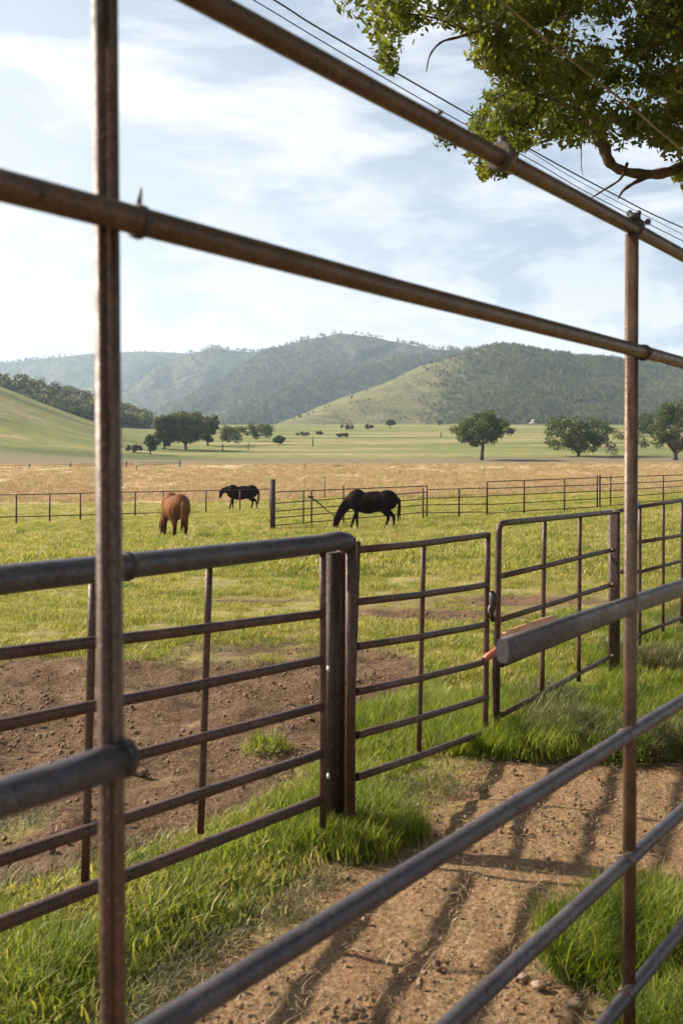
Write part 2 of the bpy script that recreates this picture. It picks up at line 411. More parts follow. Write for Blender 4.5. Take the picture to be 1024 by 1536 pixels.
def build_hills():
    rows = [330.0]
    while rows[-1] < 4300: rows.append(rows[-1]*1.0062)
    rows = np.array(rows); u = np.linspace(-.75, .75, 420)
    Y, U = np.meshgrid(rows, u, indexing='ij'); X = U*Y
    H, best, db = hills_h(X, Y)
    px = HX+U*F
    g = np.where(best >= 4, 1-sstep(px, 610, 790), 0.0)
    g = np.where(best == 4, np.maximum(g, sstep(55-H, 0, 25)*.75*(1-sstep(px, 800, 930))), g)
    g = np.where(best >= 5, np.maximum(0, .45-sstep(px, 650, 900)*.4), g)
    g = np.where(best == 8, .2, g); g = np.where(best == 3, .18, g)
    nr, nc = Y.shape; idx = np.arange(nr*nc).reshape(nr, nc)
    Fq = np.stack([idx[:-1, :-1], idx[:-1, 1:], idx[1:, 1:], idx[1:, :-1]], -1).reshape(-1, 4)
    m = mesh_np('hills', np.stack([X, Y, H], -1).reshape(-1, 3), Fq)
    at = m.attributes.new('m_grass', 'FLOAT', 'POINT'); at.data.foreach_set('value', g.ravel().astype(np.float32))
    o = bpy.data.objects.new('hills', m); COL.objects.link(o); m.materials.append(hills_material())
    tag(o, kind='structure')
build_hills()

# ------------------------------------------------------------------ scattering (stuff only)
def scatter(name, pts, rot, scl, idx, variants, label, cat):
    """pts: (n,3), rot: (n,3) euler, scl: (n,), idx: (n,) variant; one object whose geometry nodes place the variants"""
    m = bpy.data.meshes.new(name); m.vertices.add(len(pts)); m.vertices.foreach_set('co', np.asarray(pts, np.float32).ravel())
    for nm, typ, v, key in (('rot', 'FLOAT_VECTOR', rot, 'vector'), ('scl', 'FLOAT', scl, 'value'), ('idx', 'INT', idx, 'value')):
        at = m.attributes.new(nm, typ, 'POINT'); at.data.foreach_set(key, np.asarray(v, np.int32 if typ == 'INT' else np.float32).ravel())
    m.update(); o = bpy.data.objects.new(name, m); COL.objects.link(o)
    vc = bpy.data.collections.new(name+'_kinds')          # never linked to the scene
    for i, vm in enumerate(variants):
        vo = bpy.data.objects.new('%s_kind_%02d' % (name, i), vm); vc.objects.link(vo)
    g = bpy.data.node_groups.new(name, 'GeometryNodeTree')
    g.interface.new_socket('Geometry', in_out='INPUT', socket_type='NodeSocketGeometry')
    g.interface.new_socket('Geometry', in_out='OUTPUT', socket_type='NodeSocketGeometry')
    N = g.nodes.new; gi = N('NodeGroupInput'); go = N('NodeGroupOutput'); ip = N('GeometryNodeInstanceOnPoints')
    ci = N('GeometryNodeCollectionInfo'); ci.inputs['Collection'].default_value = vc
    ci.inputs['Separate Children'].default_value = True; ci.inputs['Reset Children'].default_value = True
    ip.inputs['Pick Instance'].default_value = True
    def na(nm, typ):
        a = N('GeometryNodeInputNamedAttribute'); a.data_type = typ; a.inputs['Name'].default_value = nm; return a.outputs['Attribute']
    L = g.links.new; L(gi.outputs[0], ip.inputs['Points']); L(ci.outputs[0], ip.inputs['Instance'])
    L(na('idx', 'INT'), ip.inputs['Instance Index'])
    er = N('FunctionNodeEulerToRotation'); L(na('rot', 'FLOAT_VECTOR'), er.inputs[0]); L(er.outputs[0], ip.inputs['Rotation'])
    L(na('scl', 'FLOAT'), ip.inputs['Scale']); L(ip.outputs[0], go.inputs[0])
    md = o.modifiers.new('scatter', 'NODES'); md.node_group = g
    return tag(o, label, cat, kind='stuff')

def blade_mesh(name, n, hmin, hmax, w, spread, lean, mat, seg=3, seed=0):
    r = random.Random(seed); V = []; Q = []
    for i in range(n):
        a = r.uniform(0, 6.283); rr = spread*math.sqrt(r.random()); bx, by = rr*math.cos(a), rr*math.sin(a)
        h = r.uniform(hmin, hmax); d = r.uniform(0, 6.283); ln = r.uniform(.1, 1)*lean*h
        dx, dy = math.cos(d), math.sin(d); sx, sy = -dy, dx; ww = w*r.uniform(.6, 1.2)
        i0 = len(V)
        for k in range(seg+1):
            t = k/seg; o = ln*t*t; z = h*(t-.25*lean*t*t)
            hw = ww*(1-t**1.6)*.5+ww*.04
            V.append((bx+dx*o-sx*hw, by+dy*o-sy*hw, z)); V.append((bx+dx*o+sx*hw, by+dy*o+sy*hw, z))
        for k in range(seg): Q.append((i0+2*k, i0+2*k+1, i0+2*k+3, i0+2*k+2))
    m = mesh_np(name, V, Q); m.materials.append(mat); return m

def gpoints(n, y0, y1, power=1.0, half=.40, pad=.6):
    """random ground points in the wedge the camera looks over; power skews them towards the camera"""
    u = rng.random(n); Y = (y0**(1-power)+u*(y1**(1-power)-y0**(1-power)))**(1/(1-power)) if power != 1 else y0*(y1/y0)**u
    X = rng.uniform(-1, 1, n)*(half*Y+pad); return X, Y
def put(name, X, Y, scl, variants, label, cat, tilt=.15, zoff=-.01, keep=None):
    if keep is not None: X, Y, scl = X[keep], Y[keep], scl[keep]
    n = len(X); Z = ground_h(X, Y)+zoff
    rot = np.stack([rng.normal(0, tilt, n), rng.normal(0, tilt, n), rng.uniform(0, 6.283, n)], -1)
    return scatter(name, np.stack([X, Y, Z], -1), rot, scl, rng.integers(0, len(variants), n), variants, label, cat)

tall = [blade_mesh('grass_tuft', 46, .035, .115, .0042, .07, .8, M['grass'], 3, s) for s in range(4)]
lush = [blade_mesh('grass_clump', 75, .07, .20, .005, .085, .9, M['grass'], 4, 20+s) for s in range(3)]
short = [blade_mesh('pasture_tuft', 34, .025, .065, .006, .11, 1.0, M['pasture'], 2, 40+s) for s in range(4)]
mid = [blade_mesh('pasture_patch', 60, .04, .10, .014, .30, 1.0, M['pasture'], 2, 60+s) for s in range(4)]
dryt = [blade_mesh('dry_patch', 60, .10, .32, .03, .55, .8, M['dry'], 2, 80+s) for s in range(4)]
straw = [blade_mesh('straw_bits', 12, .015, .05, .002, .10, 3.5, M['straw'], 2, 100+s) for s in range(3)]

def noise_at(X, Y, s, seed): return fbm(X*s, Y*s, 3, seed)
# fresh strip along the near gates
X, Y = gpoints(60000, 1.9, 11, 1.0)
tr, pd, tn, fr, dk = zones(X, Y); nz = noise_at(X, Y, 1.3, 201); nf = noise_at(X, Y, 4, 203)
fence_x = -.92+(Y-2.7)*.57; side = X-fence_x
strip = (side > -1.0-.05*Y) & (tr+nz*.3+nf*.3 < .44) & (pd+nz*.3 < .42)
k = strip & (rng.random(len(X)) < np.clip(.6+nz*.9, .10, 1)*.62*np.clip(1.3-tr*1.5, .3, 1))
put('verge_grass', X, Y, (.75+.5*rng.random(len(X)))*np.clip(1+nz*.9+nf*.4, .35, 1.6)*np.clip(1.15-tr*1.9, .4, 1), tall, 'bright green grass along the foot of the near gates', 'grass', keep=k)
k = strip & (nz > .10) & (nf > .1) & (tr < .15) & (rng.random(len(X)) < .12)
for bx, by, r in BLOBS:
    c = flat(bx, by); k |= (np.hypot(X-c[0], (Y-c[1])*.8) < r*.95) & (rng.random(len(X)) < .55)
c = flat(520, 1250); k |= (np.hypot(X-c[0], Y-c[1]) < .28) & (rng.random(len(X)) < .35)
c = flat(810, 1090); k |= (np.hypot((X-c[0])*.6, Y-c[1]) < .7) & (rng.random(len(X)) < .35)
put('tall_grass', X, Y, .65+.5*rng.random(len(X)), lush, 'tall lush green tufts on the verge and beside the dirt track', 'grass', keep=k)
X, Y = gpoints(60000, 1.9, 11, 1.0); tr, pd, tn, fr, dk = zones(X, Y); n5 = noise_at(X, Y, 3.0, 207)
k = (np.abs(np.maximum(tr, pd)+n5*.35-.42) < .26) & (np.maximum(tr, pd) > .03) & (rng.random(len(X)) < .28)
fringe = [blade_mesh('fringe_tuft', 26, .012, .05, .003, .06, 1.4, M['scrub'], 2, 160+s) for s in range(3)]
put('dry_fringe', X, Y, .6+.8*rng.random(len(X)), fringe, 'short dry grass thinning out over the edges of the bare soil', 'grass', keep=k)
# rough dull scrub on the right, beyond the track
scrubm = [blade_mesh('scrub_tuft', 90, .08, .22, .006, .12, 1.1, M['scrub'], 3, 140+s) for s in range(3)]
X, Y = gpoints(9000, 5.2, 13, 1.0); n4 = noise_at(X, Y, 1.1, 261)
sx_ = HX+X/Y*F; k = (sx_ > 780+60*n4) & (n4 > -.08) & (Y > 5.6) & (X-(-.92+(Y-2.7)*.57) > -.15) & (rng.random(len(X)) < .8)
put('dry_scrub', X, Y, .6+.7*rng.random(len(X)), scrubm, 'dull grey green rough growth between the track and the pipe gate', 'scrub', keep=k)
# pasture beyond
X, Y = gpoints(120000, 2.6, 24, 1.0); tr, pd, tn, fr, dk = zones(X, Y); nz = noise_at(X, Y, .6, 211); nm_ = noise_at(X, Y, 2.2, 213)
sd_ = X-(-.92+(Y-2.7)*.57); k = (tr+nm_*.3 < .45) & ((sd_ < -.25) | (rng.random(len(X)) < .12) | (Y > 12)) & (pd+nm_*.45 < .42) & (rng.random(len(X)) < np.clip(.60+nz*.9+nm_*.8, .06, 1))
put('pasture_grass', X, Y, (.7+.7*rng.random(len(X)))*np.clip(1+nm_*.8, .5, 1.7), short, 'short green and yellow pasture grass behind the gates', 'grass', keep=k)
X, Y = gpoints(60000, 16, 85, 1.0); tr, pd, tn, fr, dk = zones(X, Y); nz = noise_at(X, Y, .25, 221); nm_ = noise_at(X, Y, 1.0, 223)
k = (tn < .55+nz*.3) & (rng.random(len(X)) < np.clip(.7+nz*.7+nm_*.4, .1, 1))
put('paddock_grass', X, Y, (.8+.7*rng.random(len(X)))*np.clip(1+nm_*.8, .5, 1.9), mid, 'grazed grass where the horses stand', 'grass', keep=k)
X, Y = gpoints(34000, 55, 172, 1.0); tr, pd, tn, fr, dk = zones(X, Y); nz = noise_at(X, Y, .12, 231)
k = (tn+nz*.35 > .45) & (fr < .5) & (rng.random(len(X)) < np.clip(.75+nz, .2, 1))
put('dry_field_grass', X, Y, .6+.8*rng.random(len(X)), dryt, 'dry tan grass of the field beyond the paddock fences', 'grass', keep=k)
# weeds here and there in the pasture
X, Y = gpoints(260, 6, 60, 1.0); tr, pd, tn, fr, dk = zones(X, Y)
k = (tr < .3) & (pd < .5)
put('weed_clumps', X, Y, .5+.05*Y*rng.random(len(X))**2, lush, 'scattered darker weed clumps in the pasture', 'weeds', keep=k)
c = [GP(340, 806), GP(350, 804), GP(325, 808), GP(360, 807), GP(312, 810), GP(370, 806), GP(333, 805)]
bx = np.concatenate([np.array([q.x for q in c])+rng.normal(0, .25, 7) for _ in range(6)]); by = np.concatenate([np.array([q.y for q in c])+rng.normal(0, .3, 7) for _ in range(6)])
put('green_weed_patch', bx, by, 1.3+.9*rng.random(len(bx)), lush, 'bright green weed patch right of the chestnut horse', 'weeds')
# straw, clods and stones on bare ground
def clod_mesh(name, mat, seed):
    mb = MB().ball((0, 0, 0), 1, (1, .8, .6), 8, 5); r = random.Random(seed)
    V = [v*(1+.45*r.uniform(-1, 1)) for v in mb.v]
    m = bpy.data.meshes.new(name); m.from_pydata([tuple(v) for v in V], [], mb.f); m.materials.append(mat)
    m.polygons.foreach_set('use_smooth', [True]*len(m.polygons)); return m
clods = [clod_mesh('clod', M['clod'], s) for s in range(4)]; stones = [clod_mesh('stone', M['stone'], 9+s) for s in range(3)]
X, Y = gpoints(34000, 1.9, 13, 1.0); tr, pd, tn, fr, dk = zones(X, Y); nz = noise_at(X, Y, 2.0, 241)
k = (np.maximum(tr, pd)+nz*.2 > .5) & (rng.random(len(X)) < np.clip(.5+nz, .1, 1)*.6)
put('soil_clods', X, Y, .003+.009*rng.random(len(X))**3+.010*(rng.random(len(X)) < .008)+np.where(pd > .5, .009, 0)*rng.random(len(X))**2, clods, 'crumbs of soil over the bare track and paddock', 'soil', .5, 0, k)
k = (np.maximum(tr, pd)+nz*.3 > .45) & (rng.random(len(X)) < .12)
put('straw_litter', X, Y, .6+.6*rng.random(len(X)), straw, 'bits of dry straw trodden into the bare soil', 'straw', .3, 0, k)
k = (tr > .6) & (rng.random(len(X)) < .010)
put('pebbles', X, Y, .004+.010*rng.random(len(X))**2, stones, 'pale pebbles strewn over the dirt track', 'pebbles', .5, 0, k)
st = []
for i, (x, y, s, lab) in enumerate([(785, 1472, .017, 'pale flat stone left of the grass clump by the right post'), (808, 1486, .021, 'largest pale stone at the foot of the grass clump'), (862, 1512, .022, 'reddish stone right of the others near the bottom rail'), (210, 1160, .035, 'dark lump of earth in the paddock beside the left post'), (430, 1168, .028, 'small dark clod at the edge of the verge grass left of the double gate post')]):
    q = flat(x, y); mb = MB().ball((q[0], q[1], float(ground_h(q[0], q[1]))+s*.2), s, (1.3, .9, .6), 10, 7)
    cc = sum(mb.v, Vector())/len(mb.v)
    mb.v = [cc+(v-cc)*(1+.2*random.uniform(-1, 1)) for v in mb.v]
    mb2 = mb; e = mb2.build('stone' if i < 3 else 'earth_clod', M['stone'] if i < 3 else M['clod']); tag(e, lab, 'stone' if i < 3 else 'clod', 'larger stones on the track' if i < 3 else None)

# ------------------------------------------------------------------ trees
def leaf_cloud(centers, radii, per, size, seed, flatn=.0, squash=.75):
    r = np.random.default_rng(seed); C = np.repeat(np.array(centers), per, 0); R = np.repeat(np.array(radii), per)
    n = len(C); d = r.normal(size=(n, 3)); d /= np.linalg.norm(d, axis=1)[:, None]
    rad = R*(r.random(n)**.45); p = C+d*rad[:, None]*np.array([1, 1, squash])
    a = r.normal(size=(n, 3)); a /= np.linalg.norm(a, axis=1)[:, None]
    b = np.cross(a, r.normal(size=(n, 3))); b /= np.linalg.norm(b, axis=1)[:, None]
    s = size*r.uniform(.6, 1.3, n)[:, None]
    V = np.stack([p-a*s, p+b*s*.45+a*s*.1, p+a*s, p-b*s*.45-a*s*.1], 1).reshape(-1, 3)
    Q = np.arange(4*n).reshape(-1, 4); return V, Q

def make_tree(name, x, y, wpx, hpx, label, mat, kind='round', seed=0, cat='tree', group=None, trunk=True, stemfrac=.25, loc=None, size=.22):
    r = random.Random(seed*7+3); g = loc or GP(x, y); d = g.y; W = wpx/F*d; H = hpx/F*d
    root = empty(name, g, label, cat, group); W *= 1.16 if kind != 'umbrella' else 1
    zb = H*stemfrac; cz = (H+zb)/2; ch = (H-zb)/2
    cen = []; rad = []
    nl = 58 if kind != 'shrub' else 18
    for i in range(nl):
        for _ in range(40):
            a = r.uniform(-1, 1); b = r.uniform(-1, 1); c = r.uniform(-1, 1)
            q_ = a*a+b*b+c*c if kind != 'bushy' else (a**4+b**4+c**4)
            if q_ < 1 and (q_ > .25 or r.random() < (.2 if kind != 'bushy' else .75)): break
        wz = 1.0
        if kind == 'round': wz = 1.0-.25*max(0, c)
        if kind == 'umbrella': wz = 1.1-.3*abs(c)
        rr = (.22+.13*r.random())*min(W/2, ch*1.2)*(1.15 if kind == 'shrub' else 1)
        cen.append((a*(W/2-rr*.8)*wz, b*(W/2-rr*.8)*wz*.9, cz+c*(ch-rr*.75))); rad.append(rr)
    if trunk:
        tb = MB(); tw = max(.035*H, .05)
        lean = r.uniform(-.03, .03)*H
        tb.path([(g.x, g.y, g.z-.2), (g.x+lean*.3, g.y, g.z+zb*.5), (g.x+lean, g.y, g.z+zb*1.1), (g.x+lean*.8, g.y, g.z+cz)], [tw*1.3, tw, tw*.85, tw*.4], 8)
        for j in range(7):
            c = cen[(j*5) % nl]; s0 = zb*(.8+.5*r.random())
            tb.path([(g.x+lean*.6, g.y, g.z+s0), (g.x+lean*.6+(c[0])*.5, g.y+c[1]*.5, g.z+s0*.4+c[2]*.55), (g.x+c[0], g.y+c[1], g.z+c[2])], [tw*.5, tw*.35, tw*.12], 6)
        tb.build('trunk', M['dbark'], root)
    V, Q = leaf_cloud(cen, rad, 150 if kind != 'shrub' else 110, size, seed+500)
    # stray sprigs break the outline
    V2, Q2 = leaf_cloud([(c[0]*1.06, c[1]*1.06, cz+(c[2]-cz)*1.06) for c in cen], [q*1.15 for q in rad], 22, size*.8, seed+900)
    V = np.concatenate([V, V2]); Q = np.concatenate([Q, Q2+len(V)-len(V2)])
    V[:, 2] = np.maximum(V[:, 2], .02)
    m = mesh_np('crown', V, Q, False); m.materials.append(mat)
    o = bpy.data.objects.new('crown', m); COL.objects.link(o); o.parent = root
    return root
VT = 'lone trees of the valley'
make_tree('oak_tree', 722, 690, 92, 76, 'broad dark oak with a short bare trunk alone beyond the dry field', M['oak'], seed=1, size=.26, stemfrac=.24)
make_tree('leafy_tree', 866, 685, 84, 64, 'bushy tree with foliage almost to the ground, just left of the right fence post', M['pale_tree'], 'bushy', seed=2, stemfrac=.04, size=.26)
make_tree('shrub', 918, 685, 100, 46, 'low grey green thicket half hidden behind the right fence post', M['shrub'], 'shrub', seed=3, cat='shrub', stemfrac=.0, trunk=False)
make_tree('leafy_tree', 1012, 690, 66, 94, 'tall tree with a slim trunk cut by the right edge of the picture', M['pale_tree'], 'bushy', seed=4, stemfrac=.1, size=.26)
make_tree('leafy_tree', 975, 655, 42, 38, 'smaller pale tree behind and left of the tree at the right edge', M['pale_tree'], 'bushy', seed=5, stemfrac=.08, size=.3)
make_tree('leafy_tree', 279, 674, 52, 60, 'tallest tree of the clump left of centre in the valley', M['far_tree'], 'bushy', seed=6, stemfrac=.12, size=.26)
make_tree('leafy_tree', 312, 669, 32, 48, 'right tree of the valley clump, beside the brushwood', M['far_tree'], 'bushy', seed=7, stemfrac=.1, size=.26)
make_tree('leafy_tree', 247, 673, 33, 52, 'left tree of the valley clump, behind the small bushy tree', M['far_tree'], 'bushy', seed=8, stemfrac=.05, size=.26)
make_tree('small_tree', 226, 682, 20, 31, 'small bushy tree standing alone in front of the valley clump', M['oak'], seed=9, stemfrac=.12, size=.2)
make_tree('shrub', 203, 679, 28, 13, 'low brown bush just right of the left fence post', M['shrub'], 'shrub', seed=10, cat='shrub', stemfrac=0, trunk=False)
make_tree('small_tree', 419, 667, 18, 14, 'small round dark bush alone on the green valley floor', M['oak'], seed=11, stemfrac=.08, size=.2)
make_tree('small_tree', 585, 643, 19, 14, 'distant small flat topped tree at the foot of the grassy hill', M['oak'], 'umbrella', seed=12, stemfrac=.3, size=.25)
sh = [(521, 645, 26, 9, 'brown bush left of the distant flat topped tree'), (514, 656, 18, 8, 'small grey bush below the brown one near the valley middle'),
      (553, 644, 14, 9, 'rounded brown bush beside the distant flat topped tree'), (659, 638, 10, 8, 'small bush on the slope left of the oak crown'),
      (760, 632, 24, 11, 'dark bush on the slope just right of the oak crown'), (793, 636, 15, 9, 'bush left of the pale rocks at the hill foot'),
      (818, 634, 38, 15, 'wide grey thicket beside the pale rocks at the hill foot'), (352, 668, 48, 36, 'left part of the brushwood right of the valley clump'),
      (388, 662, 46, 33, 'right part of the brushwood, trailing to the foot of the grassy hill'), (395, 655, 30, 10, 'low brush at the right end of the brushwood'),
      (452, 654, 26, 7, 'thin line of brush on the far green field'), (478, 652, 12, 6, 'tiny bush ending the line of brush on the far field')]
for i, (x, y, w, h, lab) in enumerate(sh):
    make_tree('shrub', x, y, w, h, lab, M['shrub'] if i not in (7, 8) else M['far_tree'], 'shrub', seed=20+i, cat='shrub', group='bushes dotted over the valley', trunk=False, stemfrac=0, size=.3)

# woodland as stuff
def crown_mesh(name, seed, mat, tallf=1.2, n=150):
    r = random.Random(seed); cen = []; rad = []
    for i in range(9):
        a = r.uniform(0, 6.28); q = r.uniform(0, .55); z = r.uniform(.35, 1.0)
        cen.append((q*math.cos(a)*(1.25-z), q*math.sin(a)*(1.25-z), z*tallf)); rad.append(r.uniform(.25, .42))
    V, Q = leaf_cloud(cen, rad, n//9, .11, seed+50); m = mesh_np(name, V, Q, False); m.materials.append(mat); return m
def solid_crown(name, seed, mat):
    r = random.Random(seed); mb = MB()
    for i in range(3):
        mb.ball((r.uniform(-.25, .25), r.uniform(-.25, .25), .45+.3*i), r.uniform(.35, .5)*(1-.18*i), (1, 1, 1.1), 7, 5)
    V = [tuple(Vector(v)*(1+.22*r.uniform(-1, 1))) for v in mb.v]
    m = bpy.data.meshes.new(name); m.from_pydata(V, [], mb.f); m.materials.append(mat); return m
far_kinds = [crown_mesh('far_crown', 300+s, M['wood_hills'], 1.5 if s < 2 else 1.0, 120) for s in range(4)]
ridge_kinds = [crown_mesh('ridge_crown', 320+s, M['ridge_wood'], 1.3 if s < 2 else .9, 120) for s in range(4)]
def hill_scatter(name, n, cond, s0, s1, label, kinds, ymin, ymax, xlim=.42):
    Y = ymin*(ymax/ymin)**rng.random(n); U = rng.uniform(-xlim, xlim, n); X = U*Y
    H, best, db = hills_h(X, Y); G = ground_h(X, Y)
    k = (H > G+.5) & cond(X, Y, U*F+HX, H, best, db)
    X, Y, H = X[k], Y[k], H[k]; m = len(X)
    rot = np.stack([np.zeros(m), np.zeros(m), rng.uniform(0, 6.28, m)], -1)
    scatter(name, np.stack([X, Y, H-.8], -1), rot, rng.uniform(s0, s1, m), rng.integers(0, len(kinds), m), kinds, label, 'forest')
nn = lambda X, Y, s, sd: fbm(X*s, Y*s, 3, sd)
hill_scatter('hillside_woodland', 60000, lambda X, Y, px, H, b, d: (b == 8) & (nn(X, Y, .02, 5) > -.30) & (rng.random(len(X)) < .30), 1.6, 5.4, 'dark scrubby woodland on the left ridge behind the green slope', ridge_kinds, 380, 640)
def c5(X, Y, px, H, b, d):
    g = np.where(b >= 4, 1-sstep(px, 610, 790), 0.0); g = np.where((b == 4), np.maximum(g, sstep(55-H, 0, 25)*.75*(1-sstep(px, 800, 930))), g)
    return (b >= 4) & (b < 8) & (rng.random(len(X)) < np.clip((.62+nn(X, Y, .006, 9)*1.0)*(1.02-g)**1.3, .004, .6))
hill_scatter('hill_forest', 150000, c5, 1.6, 3.9, 'forest covering the nearer hill on the right', far_kinds, 640, 1400)
hill_scatter('mountain_forest', 170000, lambda X, Y, px, H, b, d: (b < 4) & (rng.random(len(X)) < np.clip(.26+nn(X, Y, .004, 9)*.5, .04, 1)), 4.0, 8.5, 'forest on the mountain ridges in the middle distance', far_kinds, 1100, 3500)
# trees of the hill foot, left of the valley clump
hill_scatter('valley_edge_wood', 14000, lambda X, Y, px, H, b, d: (px > 120) & (px < 420) & (b == 8), 3.0, 5.5, 'wood at the foot of the left ridge behind the valley clump', ridge_kinds, 420, 700)
rk = MB()
g = GP(800, 636)
for i in range(9):
    rr = random.uniform(.6, 1.6); rk.ball((g.x+random.uniform(-4, 3), g.y+random.uniform(-3, 3), g.z+rr*.2+random.uniform(0, 1.5)), rr, (1.4, 1, .8), 8, 6)
rk.v = [v+Vector((random.uniform(-.2, .2), random.uniform(-.2, .2), random.uniform(-.15, .15))) for v in rk.v]
o = rk.build('rock_outcrop', M['rock']); tag(o, 'pale grey rocky outcrop among bushes at the hill foot', 'rock')

# overhanging tree, upper right
CAN = [(500, -40), (505, 12), (520, 40), (548, 66), (562, 104), (585, 120), (607, 98), (622, 66), (655, 48), (688, 50), (702, 75), (696, 100), (722, 122), (702, 138), (698, 160), (688, 190), (690, 228), (702, 262), (736, 292), (765, 268), (770, 236), (812, 226), (850, 238), (882, 214), (908, 232), (950, 240), (985, 222), (1004, 244), (985, 290), (1010, 300), (1040, 306), (1120, 310), (1350, 230), (1600, 100), (1600, -500), (900, -600), (560, -300)]
tl = P(1420, 560, 10.5); tl.z = float(ground_h(tl.x, tl.y))
root = empty('shade_tree', tl, 'leafy tree overhanging the top right corner with thick brown limbs', 'tree')
cen = []; rad = []; px_ = []
rr = np.random.default_rng(5)
C0 = np.array(CAN, float)
while len(cen) < 1150:
    x = rr.uniform(490, 1600); y = rr.uniform(-600, 310); d = rr.uniform(7.8, 11.6)
    pr = rr.uniform(.10, .27); m_ = pr/d*F
    sd = float(poly_sd(np.array([x]), np.array([y]), C0)[0])
    if sd < m_*.75: continue
    if y > -60 and x < 1060:
        dens = fbm(np.array([x*.014]), np.array([y*.014]), 3, 91)[0]
        if dens < -.22 and rr.random() < .7: continue
        if x < 700 and rr.random() < .35: continue
    elif rr.random() < .55: continue
    q = P(x, y, d); cen.append((q.x-tl.x, q.y-tl.y, q.z-tl.z)); rad.append(pr)
V, Q = leaf_cloud(cen, rad, 110, .040, 77, squash=.85)
c2 = []; r2 = []
while len(c2) < 700:                                  # extra crown out of view over the camera, added to dim the fence pipes
    a = rr.normal(size=3); a /= np.linalg.norm(a); k_ = rr.random()**.4
    q = Vector((6.0+6.5*a[0]*k_, 5.5+7.5*a[1]*k_, 5.6+2.6*a[2]*k_))
    if q.z < 3.0: continue
    if q.y > .3:
        sx_ = HX+q.x/q.y*F; sy_ = HY-(q.z-EYE)/q.y*F; m_ = .6/q.y*F
        if sx_-m_ < 1060 and sy_+m_ > -40: continue
    c2.append(tuple(q-tl)); r2.append(rr.uniform(.35, .6))
V2, Q2 = leaf_cloud(c2, r2, 120, .075, 78, squash=.8); Q = np.concatenate([Q, Q2+len(V)]); V = np.concatenate([V, V2])
m = mesh_np('crown', V, Q, False); m.materials.append(M['canopy']); o = bpy.data.objects.new('crown', m); COL.objects.link(o); o.parent = root
tb = MB(); up = P(1420, -100, 10.5)
tb.path([(tl.x, tl.y, tl.z-.2), (tl.x+.05, tl.y, tl.z+1), P(1400, 300, 10.3), P(1330, 60, 10), P(1200, -200, 9.6)], [.34, .27, .22, .18, .1], 14)
tb.build('trunk', M['bark'], root)
def limb(pts, w):
    pp = [P(*q) for q in pts]; fine = []; n = len(pp)
    for i in range(n-1):
        p0, p1, p2, p3 = pp[max(i-1, 0)], pp[i], pp[i+1], pp[min(i+2, n-1)]
        for k in range(5):
            t = k/5; fine.append(.5*((2*p1)+(p2-p0)*t+(2*p0-5*p1+4*p2-p3)*t*t+(3*p1-p0-3*p2+p3)*t**3))
    fine.append(pp[-1]); N_ = len(fine)
    rad = [np.interp(i/(N_-1), np.linspace(0, 1, len(w)), w)*(1+.12*math.sin(i*1.7)) for i in range(N_)]
    MB().path(fine, rad, 10).build('limb', M['bark'], root)
limb([(1370, 200, 10.2), (1200, 190, 9.4), (1080, 225, 9), (1024, 250, 8.9), (985, 261, 8.8), (940, 258, 8.8), (915, 245, 8.8), (905, 222, 8.8), (893, 203, 8.8), (880, 170, 8.9), (850, 120, 9)], [.13, .10, .062, .050, .042, .040, .05, .045, .03, .015])
limb([(1300, -40, 10), (1130, 70, 9), (1024, 32, 8.7), (995, 12, 8.7), (960, -25, 8.7), (900, -90, 8.8)], [.12, .09, .075, .065, .04])
limb([(985, 261, 8.8), (955, 272, 8.75), (935, 285, 8.7), (926, 298, 8.7)], [.022, .018, .013, .006])
limb([(940, 245, 8.8), (930, 268, 8.7), (905, 285, 8.65), (886, 297, 8.6)], [.014, .011, .009, .004])
limb([(760, 20, 9.2), (722, 43, 9.1), (690, 55, 9.1), (662, 63, 9.0), (645, 82, 9), (639, 108, 9)], [.02, .017, .013, .01, .008, .004])
limb([(720, 44, 9.1), (685, 42, 9.1), (655, 28, 9.1), (600, 20, 9.1), (560, 30, 9.1)], [.014, .011, .008, .004])
limb([(880, 170, 8.9), (800, 140, 9), (740, 150, 9), (715, 200, 9)], [.02, .015, .01, .005])
limb([(880, 170, 8.9), (872, 210, 8.8), (871, 245, 8.8), (873, 262, 8.8)], [.008, .006, .004, .003])
# twig hanging just beyond the crown
V, Q = leaf_cloud([tuple(P(660, 212, 9)-tl), tuple(P(676, 218, 9)-tl)], [.07, .07], 40, .03, 79)
m = mesh_np('sprig', V, Q, False); m.materials.append(M['canopy']); o = bpy.data.objects.new('sprig', m); COL.objects.link(o); o.parent = root

# overhead wires
def wire(pts, r, lab, mat='cable'):
    pp = [P(*q) for q in pts]; fine = []
    n = len(pp)
    for i in range(n-1):
        p0, p1, p2, p3 = pp[max(i-1, 0)], pp[i], pp[i+1], pp[min(i+2, n-1)]
        for k in range(8):
            t = k/8; fine.append(.5*((2*p1)+(p2-p0)*t+(2*p0-5*p1+4*p2-p3)*t*t+(3*p1-p0-3*p2+p3)*t**3))
    fine.append(pp[-1]); o = MB().path(fine, r, 8).build('overhead_wire', M[mat]); return tag(o, lab, 'wire', 'overhead wires')
wire([(100, -190, 10.5), (408, -2, 12), (500, 55, 12.6), (797, 225, 15), (925, 294, 16.2), (1024, 342, 17.2), (1300, 460, 20)], .011, 'thickest dark overhead wire, the right one at the top edge')
wire([(60, -190, 10.3), (372, -5, 11.8), (500, 72, 12.6), (689, 182, 14), (802, 243, 15), (894, 296, 16), (1100, 400, 18)], .007, 'thin overhead wire running just below the thickest one')
wire([(700, 165, 14), (802, 232, 15), (894, 286, 16), (1100, 390, 18)], .005, 'thinnest overhead wire, between the other two behind the tree')
wire([(700, -45, 6.4), (812, 54, 6.8), (900, 125, 7.2), (960, 172, 7.4), (1024, 226, 7.6), (1300, 440, 8.6)], .009, 'light brown taut wire crossing in front of the tree crown', 'tautwire')

